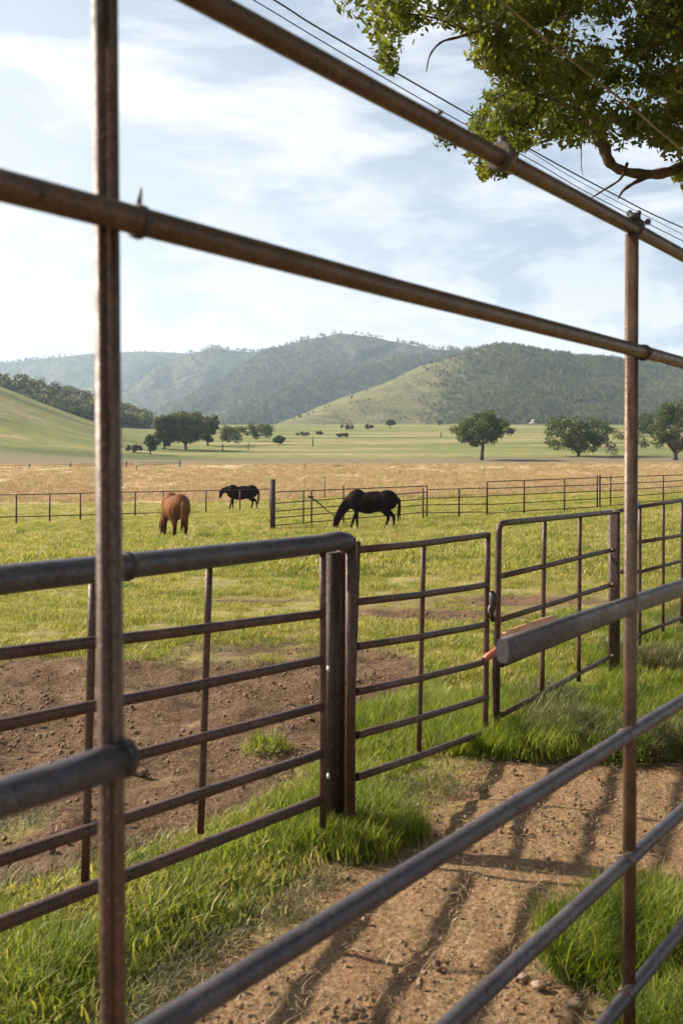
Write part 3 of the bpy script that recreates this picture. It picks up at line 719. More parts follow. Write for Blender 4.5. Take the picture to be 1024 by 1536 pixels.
# ------------------------------------------------------------------ near tall pipe fence
zn = lambda x: 2.7*650/(1597-x)
VX, VY = 1597.0, 693.0
def near(x, y947):                                  # point on the near fence plane, on the rail passing (947, y947)
    y = VY+(y947-VY)*(VX-x)/(VX-947); return P(x, y, zn(x))
ta = Vector((P(947, 690, zn(947))-P(165, 690, zn(165)))).normalized(); nrm = Vector((ta.y, -ta.x, 0))   # nrm points to the camera side
nf_root = empty('tall_pipe_fence', (P(165, 690, zn(165)).x, zn(165), 0), 'tall fence of brown and grey pipes right in front, two uprights and six long rails', 'fence')
def rail(root, name, a, b, r, mat, off=0, n=18, sag=0, steps=6, label=None):
    pts = []
    for i in range(steps+1):
        t = i/steps; p = a.lerp(b, t)+nrm*off; p.z -= sag*4*t*(1-t); p.z += .0015*math.sin(i*2.1); pts.append(p)
    o = MB().path(pts, r, n).build(name, mat, root)
    if label: o['label'] = label
    return o
pr = .0178
rail(nf_root, 'rail', near(-900, 345), near(1290, 338), .0182, M['pipe'], .0, steps=10, label='top brown rail')
rail(nf_root, 'rail', near(-900, 529), near(1290, 529), pr, M['pipe'], .026, steps=10, label='upper brown rail')
a_ = P(753, 976, zn(753)); b_ = P(947, 907, zn(947)); c_ = near(1290, 900)
o = MB().path([a_, a_.lerp(b_, .5)+Vector((0, 0, .001)), b_, b_.lerp(c_, .5), c_], .0255, 24, sq=3.2, up=(0, 0, 1), rw=.014).build('rail', M['bluepipe'], nf_root); o['label'] = 'grey flattened rail with a cut free end'
rail(nf_root, 'rail', near(-900, 897), near(172, 893), .0215, M['bluepipe'], .02, label='grey stub of rail left of the left upright')
rail(nf_root, 'rail', near(-500, 1098), near(1290, 1097), .0195, M['bluepipe'], .004, steps=10)
rail(nf_root, 'rail', near(-100, 1284), near(1290, 1282), .0185, M['bluepipe'], .004, steps=10)
rail(nf_root, 'rail', near(200, 1482), near(1290, 1478), .0185, M['bluepipe'], .004, steps=8)
# left upright: a square tube with a narrow flat bar on its left edge
a = P(157, -130, zn(158)); b = P(184, 1536+700, zn(158)); b.z = -.3
sidev = (a-b).normalized()
MB().path([a+ta*.0045, b+ta*.0045], .0105, 16, sq=5, up=(nrm+ta*.55).normalized()).build('post', M['pipe'], nf_root)
MB().path([a-ta*.0115+nrm*.001, b-ta*.0115+nrm*.001], .0066, 12, sq=6, up=nrm).build('post_bar', M['gate'], nf_root)
a = P(947, 352, zn(947)); b = P(942, 1536, zn(947)); b = a+(b-a)*((a.z+.3)/(a.z-b.z))
MB().path([a, b], .0178, 16, sq=5, up=(nrm+ta*.4).normalized()).build('post', M['pipe'], nf_root)
# posts beyond the frame
for xx in (1255,):
    a = near(xx, 338); b = Vector((a.x, a.y, -.3)); MB().path([a, b], .018, 14, sq=5).build('post', M['pipe'], nf_root)
a = near(-800, 341); MB().path([a, Vector((a.x, a.y, -.3))], .018, 14, sq=5).build('post', M['pipe'], nf_root)
def collar(root, c, axis, r, w, mat, name='collar', sq=0):
    axis = axis.normalized(); MB().path([c-axis*w/2, c-axis*w*.35, c+axis*w*.35, c+axis*w/2], [r*.9, r, r, r*.9], 16, sq=sq).build(name, mat, root)
dirB = near(400, 520)-near(165, 520)
c = near(187, 529)+nrm*.026; collar(nf_root, c, dirB, .0215, .008, M['black'])
MB().path([c+Vector((0, 0, .018)), c+Vector((.001, 0, .03)), c+Vector((.003, 0, .042))], [.0035, .003, .0012], 8).build('strap_tail', M['black'], nf_root)
c = near(180, 893)+nrm*.02; collar(nf_root, c-ta*.012, near(300, 893)-near(165, 893), .0245, .012, M['black'])
c = near(948, 529)+nrm*.026; collar(nf_root, c+ta*.012, dirB, .0225, .012, M['black'])
MB().ball(c+nrm*.018+ta*.01, .009).build('bolt', M['black'], nf_root)
# bracket on top of the right upright
c = near(950, 338); collar(nf_root, c+ta*.010, near(400, 341)-c, .0255, .022, M['black'])
bk = MB(); bk.box(c+Vector((0, 0, .026)), (.03, .026, .018)); bk.ball(c+Vector((-.012, 0, .036)), .009); bk.ball(c+Vector((.010, -.01, .034)), .008); bk.ball(c+Vector((.02, 0, .01))+nrm*.018, .009)
bk.build('bracket', M['black'], nf_root)
# sleeve on the top rail
c = near(752, 341); dA = near(900, 341)-near(600, 341)
collar(nf_root, c, dA, .0285, .03, M['pipe'], 'sleeve'); collar(nf_root, c-dA.normalized()*.008, dA, .0305, .012, M['black'], 'sleeve_ring')
MB().path([c+Vector((0, 0, .02)), c+Vector((0, 0, .042))], [.010, .008], 10).build('stud', M['black'], nf_root)
MB().ball(near(660, 341)+Vector((0, 0, .0215)), .004, (1.5, 1.5, 1)).build('weld_bead', M['pipe'], nf_root)
# weld beads where the grey rails meet the right upright
for yy, rr_ in ((1098, .0235), (1283, .0225), (1480, .0225)):
    c = near(935, yy); collar(nf_root, c+nrm*.002, near(400, yy)-c, rr_, .008, M['pipe'], 'weld')
# ------------------------------------------------------------------ gates and panels of the paddock
zA = lambda x: 1/(1/2.7+(1/4.2-1/2.7)*x/480.0)
def P2(x, y, zf): return P(x, y, zf(x))
lp = empty('fence_panel', (P(310, 1250, 3.5).x, 3.5, 0), 'long dark pipe panel left of the double post, with a thick round top pipe', 'fence panel')
def bar(root, name, a, b, r, mat=None, n=12, sq=0, bend=0.0, rw=None, up=None):
    pts = [a.lerp(b, t/5)+Vector((0, 0, -bend*4*(t/5)*(1-t/5)+.0012*math.sin(t*2.3+a.x*7))) for t in range(6)]
    return MB().path(pts, r, n, sq=sq, rw=rw, up=up).build(name, mat or M['gate'], root)
xl = -420
def ext(y0, y480): return lambda x: y0+(y480-y0)*x/480.0
tl_ = MB(); e = ext(870, 816.5)
pts = [P2(x, e(x), zA) for x in (-420, -200, 0, 160, 320, 480)]+[P(508, 811, 4.25), P(522, 814, 4.28), P(529, 826, 4.29), P(530, 850, 4.29), P(528, 1245, 4.29)]
MB().path(pts[:8], .041, 20).build('top_pipe', M['bluepipe'], lp)
MB().path([P(526, 806, 4.29), P(525, 1250, 4.29)], .022, 14, sq=5).build('end_upright', M['gate'], lp)
for y0, y1, r in ((981, 921, .018), (1088, 990, .018), (1186, 1060, .018), (1290, 1131, .018), (1386, 1200, .020)):
    e = ext(y0, y1); bar(lp, 'rail', P2(-420, e(-420), zA), P2(482, e(482), zA), r, n=14, sq=3)
bar(lp, 'upright', P(140, 868, zA(140)+.03), P(128, 1322, zA(135)+.03), .0125, sq=4)
bar(lp, 'upright', P(314, 845, zA(312)+.03), P(301, 1250, zA(305)+.03), .0125, sq=4)
bar(lp, 'upright', P(-200, 880, zA(-200)+.03), P(-215, 1480, zA(-200)+.03), .0125, sq=4)
bar(lp, 'upright', P(484, 830, zA(484)-.01), P(484, 1240, zA(484)-.01), .014, sq=5)
c = P(188, 849.5, zA(188)); collar(lp, c, P2(300, 836, zA)-c, .047, .028, M['black'])
# the double post
dp = empty('gate_post', (P(496, 1256, 4.33).x, 4.33, 0), 'thick brown double post where the long panel meets the middle panel', 'post')
a = P(497, 828, 4.36); b = P(494, 1254, 4.36); b.z = -.1
shf = MB().path([a, b], .042, 16, sq=7, up=(.5, 1, 0), rw=.032).build('shaft', M['post'], dp)
MB().path([P(512, 822, 4.40), P(511, 1256, 4.40)], .020, 14).build('hinge_pipe', M['gate'], dp)
for yy in (1003, 1164): MB().box(P(492, yy, 4.305), (.012, .006, .022)).ball(P(492, yy, 4.30), .006).build('bolt_plate', M['white'], shf)
# middle panel
zB = lambda x: 1/(1/4.38+(1/5.8-1/4.38)*(x-535)/195.0)
mp = empty('fence_panel', (P(633, 1150, 5.0).x, 5.0, 0), 'middle brown panel with six rails between the double post and the black latch', 'fence panel')
ys = [(825, 802), (903, 877), (970, 936), (1038, 992), (1103, 1046), (1166, 1096)]
for y0, y1 in ys:
    bar(mp, 'rail', P(534, y0, zB(534)), P(729, y1, zB(729)), .017, sq=3, bend=.006)
bar(mp, 'upright', P(535, 812, zB(533)), P(521, 1245, zB(530)), .017, sq=5)
bar(mp, 'upright', P(635, 815, zB(635)+.02), P(628, 1127, zB(630)+.02), .0125, sq=4)
bar(mp, 'upright', P(731, 799, zB(731)), P(727, 1118, zB(729)), .0165, sq=5)
# right gate
zC = lambda x: 1/(1/5.88+(1/7.8-1/5.88)*(x-748)/167.0)
gt = empty('pipe_gate', (P(750, 1112, 5.9).x, 5.9, 0), 'dark pipe gate with rounded corner between the black latch and the thick square post', 'gate')
MB().path([P(744, 1112, 5.92), P(746, 900, 5.9), P(747.5, 800, 5.88), P(748, 792, 5.88), P(751, 786, 5.9), P(758, 784, 5.95), P(915, 768.5, 7.8)], .019, 14).build('outer_frame', M['gate'], gt)
for y0, y1 in ((860, 825), (925, 877), (993, 931), (1068, 984)):
    bar(gt, 'rail', P(752, y0+4, zC(752)), P(916, y1, zC(916)), .0175)
bar(gt, 'upright', P(816, 776, zC(816)), P(812, 1046, zC(812)), .0155)
bar(gt, 'upright', P(869, 773, zC(869)), P(867, 1022, zC(867)), .0155)
bar(gt, 'brace', P(739, 985, 5.86), P(742, 1105, 5.9), .011)
for y1 in (825, 877, 931, 984): MB().ball(P(919, y1, 7.76), .022, (1, 1, .8)).build('hinge_knuckle', M['gate'], gt)
# thick post
tp = empty('gate_post', (P(920, 1003, 7.9).x, 7.9, 0), 'thick square dark post with a metal cap at the far end of the pipe gate', 'post')
a = P(920.5, 769, 7.9); b = P(920.5, 1008, 7.9); b.z = float(ground_h(b.x, b.y))-.1
shf2 = MB().path([a, b], .043, 20, sq=8, up=(.35, 1, 0)).build('shaft', M['post'], tp)
MB().path([a, a+Vector((0, 0, .012))], .046, 20, sq=8, up=(.35, 1, 0)).build('cap', M['pipe'], shf2)
# latch lever and chain
lt = empty('gate_latch', P(737, 930, 5.8), 'black lever latch hanging between the middle panel and the pipe gate', 'latch')
MB().path([P(736, 887, 5.78), P(739, 893, 5.77), P(739, 907, 5.77), P(736, 921, 5.78), P(740, 930, 5.8)], [.012, .026, .024, .014, .018], 12).build('lever', M['black'], lt)
MB().path([P(735, 905, 5.77), P(733, 915, 5.76), P(735, 926, 5.77)], [.006, .008, .006], 8).build('hook', M['dullwire'], lt)
ch = MB()
for i in range(11):
    p = P(742-1.2*math.sin(i*.35), 934+i*4.4, 5.8); ax = Vector((1, 0, 0)) if i % 2 else Vector((0, 1, 0)); pts = []
    for k in range(9):
        an = 2*math.pi*k/8; pts.append(p+ax*.006*math.cos(an)+Vector((0, 0, .011*math.sin(an))))
    ch.path(pts, .0022, 6)
ch.build('chain', M['dullwire'], lt)
cl = empty('pipe_clamp', P(735, 985, 5.75), 'rust red sleeve clamp tying the middle panel to the gate below the latch', 'clamp')
MB().path([P(723, 991, 5.72), P(731, 985, 5.72), P(741, 979, 5.74), P(752, 968, 5.8)], [.014, .022, .022, .015], 12).build('sleeve', M['redclamp'], cl)
MB().ball(P(723, 990, 5.70), .018, (.6, 1, 1)).build('nut', M['post'], cl)
ob = MB(); pth = [(753, 960, 5.75), (772, 952, 5.78), (795, 942, 5.85), (815, 934, 5.95), (832, 926, 6.02)]; wv = [.040, .040, .036, .030, .016]
ob.path([P(*q) for q in pth], wv, 12, sq=3, rw=.012); o = ob.build('wooden_board', M['orange']); tag(o, 'curved orange wooden board wedged in the gate behind the cut grey rail', 'board')
# far right panel
zD = lambda x: 1/(1/8.3+(1/9.4-1/8.3)*(x-958)/66.0)
rp = empty('fence_panel', (P(990, 950, 8.8).x, 8.8, float(ground_h(2.8, 8.8))), 'dark panel right of the tall right upright, running out of the picture', 'fence panel')
def ee(y0, y1, x): return y0+(y1-y0)*(x-958)/66.0
for y0, y1 in ((760, 752), (813, 804), (858, 842), (902, 885), (951, 927)):
    bar(rp, 'rail', P(956, ee(y0, y1, 956), zD(956)), P(1120, ee(y0, y1, 1120)-3, zD(1120)), .0165)
for x, y0, y1 in ((959, 757, 968), (994, 755, 947), (1022, 752, 935), (1070, 745, 912)):
    bar(rp, 'upright', P(x, y0, zD(x)), P(x-.5, y1, zD(x)), .0145)
MB().box(P(934, 857, 8.1), (.06, .03, .035)).path([P(934, 857, 8.1), P(958, 856, 8.25)], .012, 8).build('hinge', M['gate'], rp)
# short link rail between thick post and panel
bar(rp, 'link_rail', P(925, 767, 7.95), P(958, 759, 8.3), .016)

# ------------------------------------------------------------------ paddock fences far behind
def far_panel(name, posts, rails, lab, group=None, cat='fence', rp_=.035, rr_=.022, mat=None, base=None):
    """posts: (x, ytop, ybottom, depth); rails: list of fractions of the first/last post's top..bottom span"""
    mat = mat or M['farfence']; x0, y0, b0, d0 = posts[0]
    g = P(x0, b0, d0); g.z = float(ground_h(g.x, g.y)); root = empty(name, g, lab, cat, group)
    for (x, yt, yb, d) in posts:
        a = P(x, yt, d); b = P(x, yb, d); b.z = float(ground_h(b.x, b.y))-.15
        MB().path([a, b], rp_, 8, sq=4).build('post', mat, root)
    for pts in rails:
        pp = []
        for i, (x, y) in enumerate(pts):
            xs = [q[0] for q in posts]; inv = [1/q[3] for q in posts]
            if x <= xs[-1] and x >= xs[0]: z = 1/np.interp(x, xs, inv)
            else:
                if x < xs[0]: sl = (inv[1]-inv[0])/(xs[1]-xs[0]); z = 1/(inv[0]+sl*(x-xs[0]))
                else: sl = (inv[-1]-inv[-2])/(xs[-1]-xs[-2]); z = 1/(inv[-1]+sl*(x-xs[-1]))
            p = P(x, y, z-.04); pp.append(p)
        MB().path(pp, rr_, 8).build('rail', mat, root)
    return root
ff = far_panel('rail_fence', [(x, yt, yb, d) for x, yt, yb, d in
    [(-60, 744, 778, 52), (25, 742, 776, 54), (75, 741, 773, 55.5), (121, 740, 772, 57), (203, 737, 769, 59), (245, 738, 768, 60), (309, 736, 766, 61), (360, 735, 764, 62), (405, 734, 762, 63)]],
    [[(-60, 743.5), (75, 741), (203, 738), (309, 736), (409, 733.5)], [(-60, 777), (75, 774), (203, 770), (300, 768)]],
    'low single rail fence crossing the paddock on the left behind the horses', rp_=.045, rr_=.028)
bp = MB(); a = P(409, 719, 38); b = P(409, 800, 38); b.z = float(ground_h(b.x, b.y))-.2
bp.path([a, b], .10, 12, sq=5); o = bp.build('corner_post', M['farfence']); tag(o, 'tall thick corner post left of the grazing black horse, where the far fences meet', 'post')
def lines(xa, xb, prs): return [[(xa, p), ((xa+xb)/2, (p+q)/2), (xb, q)] for p, q in prs]
far_panel('rail_fence', [(411, 738, 796, 38.2), (467, 736, 792, 39), (515, 729, 790, 40), (634, 733, 779, 43), (640, 728, 777, 43.5)],
    lines(413, 640, [(738, 729), (755, 738), (767, 748), (777, 757), (788, 768)]), 'five rail pipe fence behind the grazing black horse', rp_=.035)
far_panel('rail_fence', [(640, 734, 777, 43.6), (688, 733, 773, 43.2), (730, 731, 776, 43)],
    lines(640, 730, [(734.5, 732), (747, 745), (757, 756), (769, 768)]), 'lower four rail link between the horse fence and the raised right hand fence')
far_panel('rail_fence', [(730, 722, 777, 43), (785.5, 720, 774, 44), (846, 718, 770, 45.5), (895, 712, 768, 47)],
    lines(730, 897, [(722.5, 716.5), (733, 727), (744, 736.5), (757, 748), (770, 760)]), 'five rail pipe fence right of the middle, behind the pipe gate')
far_panel('rail_fence', [(899, 712, 766, 47), (915, 714, 764, 47.5), (994, 713, 755, 50), (1060, 710, 748, 52)],
    lines(899, 1060, [(716.5, 711), (727, 719), (737, 727), (748, 735), (760, 744)]), 'five rail pipe fence at the right edge, seen past the tall right upright')
# leaning branch against the far fence
o = MB().path([P(462, 744, 38.6), P(475, 752, 38.6), P(490, 765, 38.5), P(503, 775, 38.4)], [.02, .03, .025, .012], 6).ball(P(466, 745, 38.6), .09, (1.4, .6, .6), 8, 6).build('dead_branch', M['dbark']); tag(o, 'dead branch leaning on the far fence left of the grazing black horse', 'branch')
# stakes beyond
for x, yb, h, lab in ((487, 734, 20, 'thin bare stake standing in the dry field behind the grazing horse fence'), (455, 786, 51, 'thin stake just inside the fence near the tall corner post')):
    d = 78 if x == 487 else 40.5; a = P(x, yb-h, d); b = P(x, yb, d); b.z = float(ground_h(b.x, b.y))-.1
    o = MB().path([a, b], [.03, .035], 6).build('stake', M['farfence']); tag(o, lab, 'stake')
# far wire fence on the left and posts on the valley floor
fp = []
for x in (-40, 45, 106, 190, 270):
    g = GP(x, 706-.03*x); fp.append((x, (706-.03*x)-9, 706-.03*x, g.y))
dmean = [q[3] for q in fp]
far_panel('wire_fence', [(x, yt, yb, 150) for x, yt, yb, d in fp], [[(-40, 700), (270, 693)], [(-40, 703), (270, 695.5)]], 'thin wire fence along the far edge of the dry field on the left', rp_=.09, rr_=.03)
for x, yb, h, lab in ((334, 676, 10, 'left of the three dark posts on the green valley floor'), (372.5, 675, 11, 'middle one of the three dark posts on the valley floor, the thickest'), (469, 669, 14, 'right of the three dark posts, near the foot of the grassy hill'),
                      (661, 656, 8, 'short post on the far field left of the oak'), (457, 701, 5, 'tiny post at the near edge of the dark strip'), (599, 711, 6, 'small stub in the dry field right of centre')):
    g = GP(x, yb); hh = h/F*g.y
    o = MB().path([g-Vector((0, 0, .2)), g+Vector((0, 0, hh))], [.12*g.y/200, .10*g.y/200], 8).build('field_post', M['farfence']); tag(o, lab, 'post', 'posts standing in the valley')
g = GP(205, 707); s = g.y/F
nb = empty('nest_box', g, 'white box on a thin pole between the dry field and the green valley floor', 'nest box')
MB().path([g, g+Vector((0, 0, 10*s))], .05, 8).build('pole', M['farfence'], nb)
MB().box(g+Vector((0, 0, 11*s)), (6*s, 2.5*s, 2.2*s)).build('box', M['white'], nb, False)
MB().box(g+Vector((0, 0, 12.4*s)), (7.5*s, 3.5*s, .7*s)).build('roof', M['white'], nb, False)
g = GP(503, 700); s = g.y/F
o = MB().path([g+Vector((-9*s, 0, 1*s)), g+Vector((0, 0, 1.6*s)), g+Vector((8*s, .3, 1.2*s))], [.25*s*4, 1.3*s, .8*s], 8).build('fallen_log', M['dbark']); tag(o, 'dark fallen log lying at the edge of the dry field', 'log')

# ------------------------------------------------------------------ horses
def horse(name, loc, heading, mat, label, neck, legs, scale=1.0, manecol=None, hoof_pale=(), fat=1.0, tail='long'):
    """local frame: +x is where the horse faces; built as one closed body by remeshing overlapping volumes"""
    root = empty(name, loc, label, 'horse'); root.rotation_euler = (0, 0, heading); root.scale = (scale,)*3; root.location.z -= .07
    mb = MB()
    def cap(pts, n=14):
        for (p, r), (q, s_) in zip(pts, pts[1:]):
            mb.path([Vector(p), Vector(q)], [r, s_], n); mb.ball(p, r, (1, 1, 1), 12, 8)
        mb.ball(pts[-1][0], pts[-1][1], (1, 1, 1), 12, 8)
    mb.ball((-.60, 0, 1.14), .33*fat, (1.05, .86, .98), 18, 12)       # rump
    mb.ball((-.25, 0, 1.06), .34*fat, (1.3, .86, .92), 18, 12)
    mb.ball((-.15, 0, 1.20), .27*fat, (1.9, .8, .85), 18, 12)
    mb.ball((.12, 0, 1.02), .35*fat, (1.3, .86, .96), 18, 12)         # barrel
    mb.ball((.50, 0, 1.13), .32*fat, (1.0, .78, 1.1), 18, 12)        # chest
    mb.ball((.42, 0, 1.30), .15, (1.9, .6, .8), 12, 8)           # withers
    mb.ball((-.72, .14, 1.08), .22, (.9, .7, 1.3), 12, 8); mb.ball((-.72, -.14, 1.08), .22, (.9, .7, 1.3), 12, 8)
    mb.ball((.55, .15, 1.0), .18, (.8, .6, 1.3), 12, 8); mb.ball((.55, -.15, 1.0), .18, (.8, .6, 1.3), 12, 8)
    # neck and head: list of points from the chest to the muzzle
    nk = neck
    for i in range(len(nk)-1):
        (p, r), (q, s_) = nk[i], nk[i+1]; p = Vector(p); q = Vector(q)
        for k in range(5):
            t = k/4; mb.ball(p.lerp(q, t), (r+(s_-r)*t)*1.10, (1, .62 if i < 2 else .75, 1), 12, 8)
    pp, mz = Vector(nk[-3][0]), Vector(nk[-1][0]); hd = (mz-pp).normalized()
    for sy in (-1, 1):
        e = pp-hd*.02+Vector((0, sy*.06, 0)); mb.path([e, e-hd*.09+Vector((0, sy*.03, .03)), e-hd*.15+Vector((0, sy*.03, .04))], [.035, .03, .006], 8)
    for key, pts in legs.items():
        cap(pts)
        p = Vector(pts[-1][0]); mb.path([p, p+Vector((.02, 0, -.05)), p+Vector((.03, 0, -.09))], [.045, .055, .065], 12)
    me = bpy.data.meshes.new('tmp'); me.from_pydata([tuple(v) for v in mb.v], [], mb.f)
    tmp = bpy.data.objects.new('tmp', me); COL.objects.link(tmp)
    rm = tmp.modifiers.new('r', 'REMESH'); rm.mode = 'VOXEL'; rm.voxel_size = .022; rm.use_smooth_shade = True
    sm = tmp.modifiers.new('s', 'SMOOTH'); sm.factor = .5; sm.iterations = 5
    dg = bpy.context.evaluated_depsgraph_get(); body = bpy.data.meshes.new_from_object(tmp.evaluated_get(dg))
    bpy.data.objects.remove(tmp); body.name = 'body'; body.materials.clear(); body.materials.append(mat)
    body.polygons.foreach_set('use_smooth', [True]*len(body.polygons))
    o = bpy.data.objects.new('body', body); COL.objects.link(o); o.parent = root
    def child(nm, mbb, mt, **k):
        m = bpy.data.meshes.new(nm); m.from_pydata([tuple(v) for v in mbb.v], [], mbb.f); m.materials.append(mt)
        m.polygons.foreach_set('use_smooth', [True]*len(m.polygons)); q = bpy.data.objects.new(nm, m); COL.objects.link(q); q.parent = root; return q
    r = random.Random(4); tl2 = MB()
    for i in range(22):
        dy = r.uniform(-.05, .05); dx = r.uniform(-.05, .03); L = r.uniform(.75, .95)
        tl2.path([(-.93, dy*.3, 1.30), (-1.02+dx, dy*.8, 1.15), (-1.03+dx, dy, .95), (-1.0+dx*1.5, dy*1.5, 1.3-L)], [.02, .026, .024, .005], 6)
    child('tail', tl2, M['darkhair'] if manecol is None else manecol)
    mn = MB(); nn_ = [Vector(p) for p, _ in nk]; rr2 = [q for _, q in nk]
    for i in range(46):
        t = i/45*(len(nk)-3); j = int(t); f_ = t-j
        if j >= len(nk)-3: j = len(nk)-4; f_ = 1
        p = nn_[j].lerp(nn_[j+1], f_); ra = rr2[j]+(rr2[j+1]-rr2[j])*f_; d = (nn_[j+1]-nn_[j]).normalized()
        upv = Vector((-d.z, 0, d.x)); upv = upv if upv.z > 0 or upv.x > 0 else -upv
        if upv.x < 0 and d.z < -.2: upv = -upv
        s0 = p+upv*ra*.92
        mn.path([s0, s0+upv*.03+Vector((0, .06, -.03)), s0+Vector((r.uniform(-.02, .02), .12, -.14))], [.016, .018, .004], 5)
    child('mane', mn, M['darkhair'] if manecol is None else manecol)
    for k_, pts in legs.items():
        p = Vector(pts[-1][0]); h = MB().path([p+Vector((.02, 0, -.055)), p+Vector((.035, 0, -.105))], [.060, .075], 12)
        child('hoof', h, M['hoof'] if k_ in hoof_pale else M['darkhair'])
    for sy in (-1, 1):
        ey = nn_[-2].lerp(nn_[-3], .6)+Vector((0, sy*rr2[-2]*.68, 0)); child('eye', MB().ball(ey, .02, (1, 1, 1), 8, 6), M['black'])
    return root
def foreleg(x, y, dx=0, bend=0):
    return [((x, y, 1.0), .13), ((x+.02, y*1.02, .80), .095), ((x+dx*.5, y, .48), .060), ((x+dx*.55, y, .44), .058), ((x+dx*.85-bend, y, .20), .040), ((x+dx*.95-bend, y, .11), .047)]
def hindleg(x, y, dx=0):
    return [((x+.05, y, 1.05), .20), ((x+.12, y*1.05, .82), .15), ((x-.10+dx*.5, y, .56), .070), ((x-.12+dx*.55, y, .50), .062), ((x-.05+dx*.9, y, .20), .042), ((x-.03+dx, y, .11), .048)]
graze = [((.60, 0, 1.20), .25), ((.88, 0, .98), .19), ((1.10, 0, .68), .145), ((1.24, 0, .42), .12), ((1.29, 0, .26), .105), ((1.31, 0, .08), .065)]
# feet are 0.0 at the local origin
g = GP(556, 794)
horse('black_horse', g+Vector((0, 0, .0)), math.radians(180-8), M['black_horse'], 'large black horse grazing by the far pipe fence, one pale front hoof forward', graze,
      {'fl': foreleg(.48, -.15, .30), 'fr': foreleg(.50, .15, -.02), 'hl': hindleg(-.62, -.15, -.16), 'hr': hindleg(-.60, .15, .10)}, scale=1.0, hoof_pale=('fl',), fat=1.16)
g = GP(262, 809)
graze2 = [((.60, 0, 1.20), .25), ((.90, .02, .95), .19), ((1.12, .05, .62), .145), ((1.24, .06, .40), .12), ((1.27, .06, .25), .105), ((1.30, .06, .08), .065)]
horse('chestnut_horse', g, math.radians(90+24), M['chestnut'], 'chestnut horse grazing with its rump to the viewer, left of the other two', graze2,
      {'fl': foreleg(.50, -.16, .05), 'fr': foreleg(.50, .16, .12), 'hl': hindleg(-.60, -.17, -.04), 'hr': hindleg(-.60, .17, .08)}, scale=1.05, fat=1.17, manecol=M['chestnut'], hoof_pale=('hr',))
g = GP(362, 764)
look = [((.60, 0, 1.22), .25), ((.86, .0, 1.24), .18), ((1.06, .0, 1.20), .15), ((1.17, .0, 1.12), .125), ((1.22, .0, .96), .10), ((1.25, .0, .80), .07)]
horse('black_horse', g, math.radians(180+6), M['black_horse'], 'smaller black horse farther back by the low rail fence, its head held low', look,
      {'fl': foreleg(.48, -.15, .22), 'fr': foreleg(.50, .15, .0), 'hl': hindleg(-.62, -.15, -.30), 'hr': hindleg(-.60, .15, .06)}, scale=1.08, fat=1.2)

# ------------------------------------------------------------------ haze, sky, sun, camera
SUN_AZ = math.radians(-72)      # to the left, a little ahead
SUN_EL = math.radians(34)
def build_haze():
    m = bpy.data.materials.new('haze_air'); m.use_nodes = True; t = m.node_tree; t.nodes.clear()
    out = t.nodes.new('ShaderNodeOutputMaterial'); v = t.nodes.new('ShaderNodeVolumePrincipled')
    v.inputs['Color'].default_value = (.60, .77, 1, 1); v.inputs['Density'].default_value = HAZE; v.inputs['Anisotropy'].default_value = .3
    t.links.new(v.outputs[0], out.inputs['Volume'])
    mb = MB().box((0, 2200, 186), (9000, 5200, 388)); o = mb.build('haze', m, None, False); tag(o, kind='stuff'); o['label'] = 'thin pale haze filling the valley'; o['category'] = 'haze'
HAZE = .00016
build_haze()

w = bpy.data.worlds.new('World'); SC.world = w; w.use_nodes = True; t = w.node_tree; t.nodes.clear()
class W(NT):
    def __init__(s): s.t = t; s.m = None
n = W(); out = n.n('ShaderNodeOutputWorld'); bg = n.n('ShaderNodeBackground', i_Strength=.055)
sky = n.n('ShaderNodeTexSky', sky_type='NISHITA', sun_disc=False, sun_elevation=SUN_EL, sun_rotation=SUN_AZ, altitude=100, air_density=1.0, dust_density=1.6, ozone_density=1.2)
tc = n.n('ShaderNodeTexCoord').outputs['Generated']; sx = n.n('ShaderNodeSeparateXYZ'); n.link(tc, sx.inputs[0])
az = n.math('ARCTAN2', sx.outputs[0], sx.outputs[1]); el = n.math('ARCSINE', sx.outputs[2])
cv = n.n('ShaderNodeCombineXYZ'); n.link(az, cv.inputs[0]); n.link(el, cv.inputs[1])
mp_ = n.n('ShaderNodeMapping'); n.link(cv.outputs[0], mp_.inputs[0]); mp_.inputs['Rotation'].default_value = (0, 0, math.radians(14)); mp_.inputs['Scale'].default_value = (1.6, 6.5, 1); mp_.inputs['Location'].default_value = (3.1, .4, 0)
mp2 = n.n('ShaderNodeMapping'); n.link(cv.outputs[0], mp2.inputs[0]); mp2.inputs['Rotation'].default_value = (0, 0, math.radians(12)); mp2.inputs['Scale'].default_value = (.75, 1.5, 1)
n1 = n.noise(mp_.outputs[0], 2.2, 8, .58, .35); n2 = n.noise(mp2.outputs[0], 11, 10, .58, .25); n3 = n.noise(cv.outputs[0], 2.2, 3, .5)
streak = n.mr(n1, .47, .62)
low = n.mr(el, .30, .03)                      # puffs live low over the hills
puff = n.math('MULTIPLY', n.mr(n.math('ADD', n2, n.math('MULTIPLY', low, .12)), .50, .60), low)
veil = n.mr(el, .50, .0, .2, .72)            # overall milky veil, thicker towards the horizon
def spot(px, py, rx, ry, a):
    """a named cloud bank at a given bearing and elevation"""
    ca = math.atan((px-HX)/F); ce = math.atan((HY-py)/F*math.cos(ca))
    u = n.math('DIVIDE', n.math('SUBTRACT', az, ca), rx/F); v_ = n.math('DIVIDE', n.math('SUBTRACT', el, ce), ry/F)
    r = n.math('SQRT', n.math('ADD', n.math('MULTIPLY', u, u), n.math('MULTIPLY', v_, v_)))
    return n.math('MULTIPLY', n.mr(r, 1.0, .1), a)
bank = spot(230, 150, 260, 75, .9)
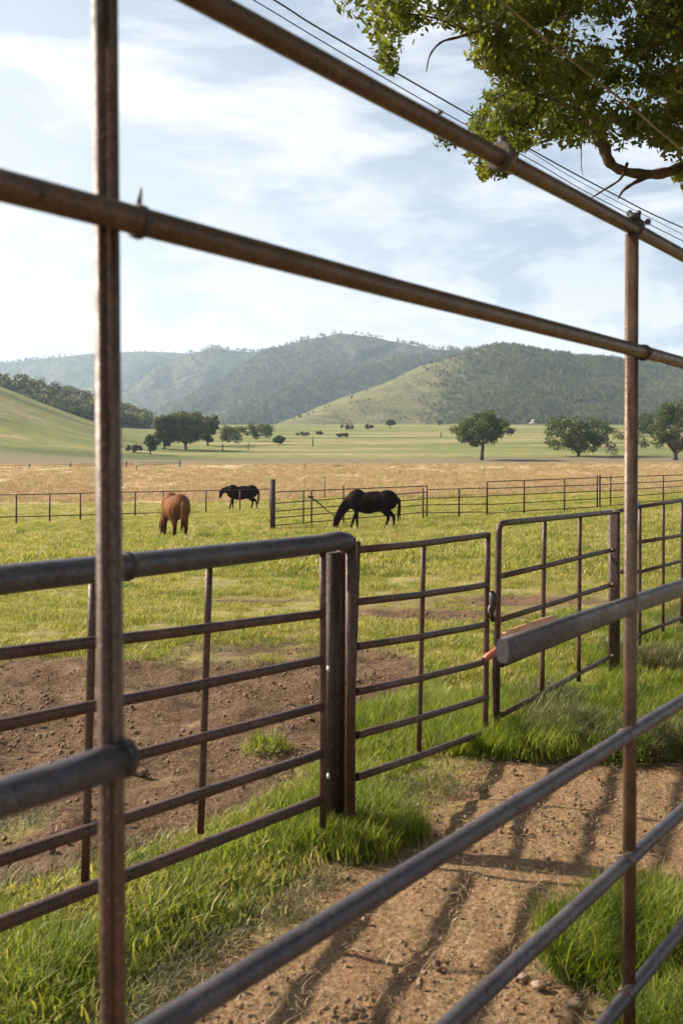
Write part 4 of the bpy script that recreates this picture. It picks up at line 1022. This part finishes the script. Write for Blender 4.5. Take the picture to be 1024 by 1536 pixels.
for q in ((60, 500, 170, 55, .9), (680, 485, 120, 55, .8), (470, 290, 300, 60, .6), (90, 380, 260, 70, .5), (860, 345, 100, 30, .5)):
    bank = n.math('MAXIMUM', bank, spot(*q))
shp = n.mr(n.math('ADD', n.math('MULTIPLY', n2, .5), n.math('MULTIPLY', n1, .5)), .45, .545)
bankc = n.math('MULTIPLY', bank, shp)
cov = n.math('MAXIMUM', n.math('MAXIMUM', n.math('MULTIPLY', streak, .62), puff), bankc)
glow = n.math('MULTIPLY', n.mr(az, .25, -.55), n.mr(el, .75, .05))
base0 = n.mix(veil, sky.outputs[0], (5.5, 6.4, 7.3))
base = n.mix(n.math('MULTIPLY', glow, .95), base0, (9.2, 9.2, 9.1))
col = n.mix(n.math('MULTIPLY', cov, .92), base, (10.2, 10.1, 10.2))
n.link(col, bg.inputs['Color']); n.link(bg.outputs[0], out.inputs['Surface'])

sl = bpy.data.lights.new('sun', 'SUN'); sl.energy = 5.0; sl.angle = math.radians(1.3); sl.color = (1, .89, .73)
so = bpy.data.objects.new('sun', sl); COL.objects.link(so)
sd = Vector((math.sin(SUN_AZ)*math.cos(SUN_EL), math.cos(SUN_AZ)*math.cos(SUN_EL), math.sin(SUN_EL)))
so.rotation_euler = sd.to_track_quat('Z', 'Y').to_euler()

cam = bpy.data.cameras.new('camera'); co = bpy.data.objects.new('camera', cam); COL.objects.link(co); SC.camera = co
co.location = (0, 0, EYE); co.rotation_euler = (math.radians(90), 0, 0)
cam.sensor_fit = 'VERTICAL'; cam.sensor_height = 36; cam.sensor_width = 24; cam.lens = 36*F/1536
cam.shift_y = -78/1536; cam.clip_start = .05; cam.clip_end = 9000
cam.dof.use_dof = True; cam.dof.focus_distance = 12.0; cam.dof.aperture_fstop = 5.6
SC.view_settings.view_transform = 'Standard'; SC.view_settings.look = 'None'; SC.view_settings.exposure = 1.18; SC.view_settings.gamma = 1
SC.render.engine = 'CYCLES'
SC.cycles.max_bounces = 8; SC.cycles.transmission_bounces = 6; SC.cycles.volume_bounces = 1
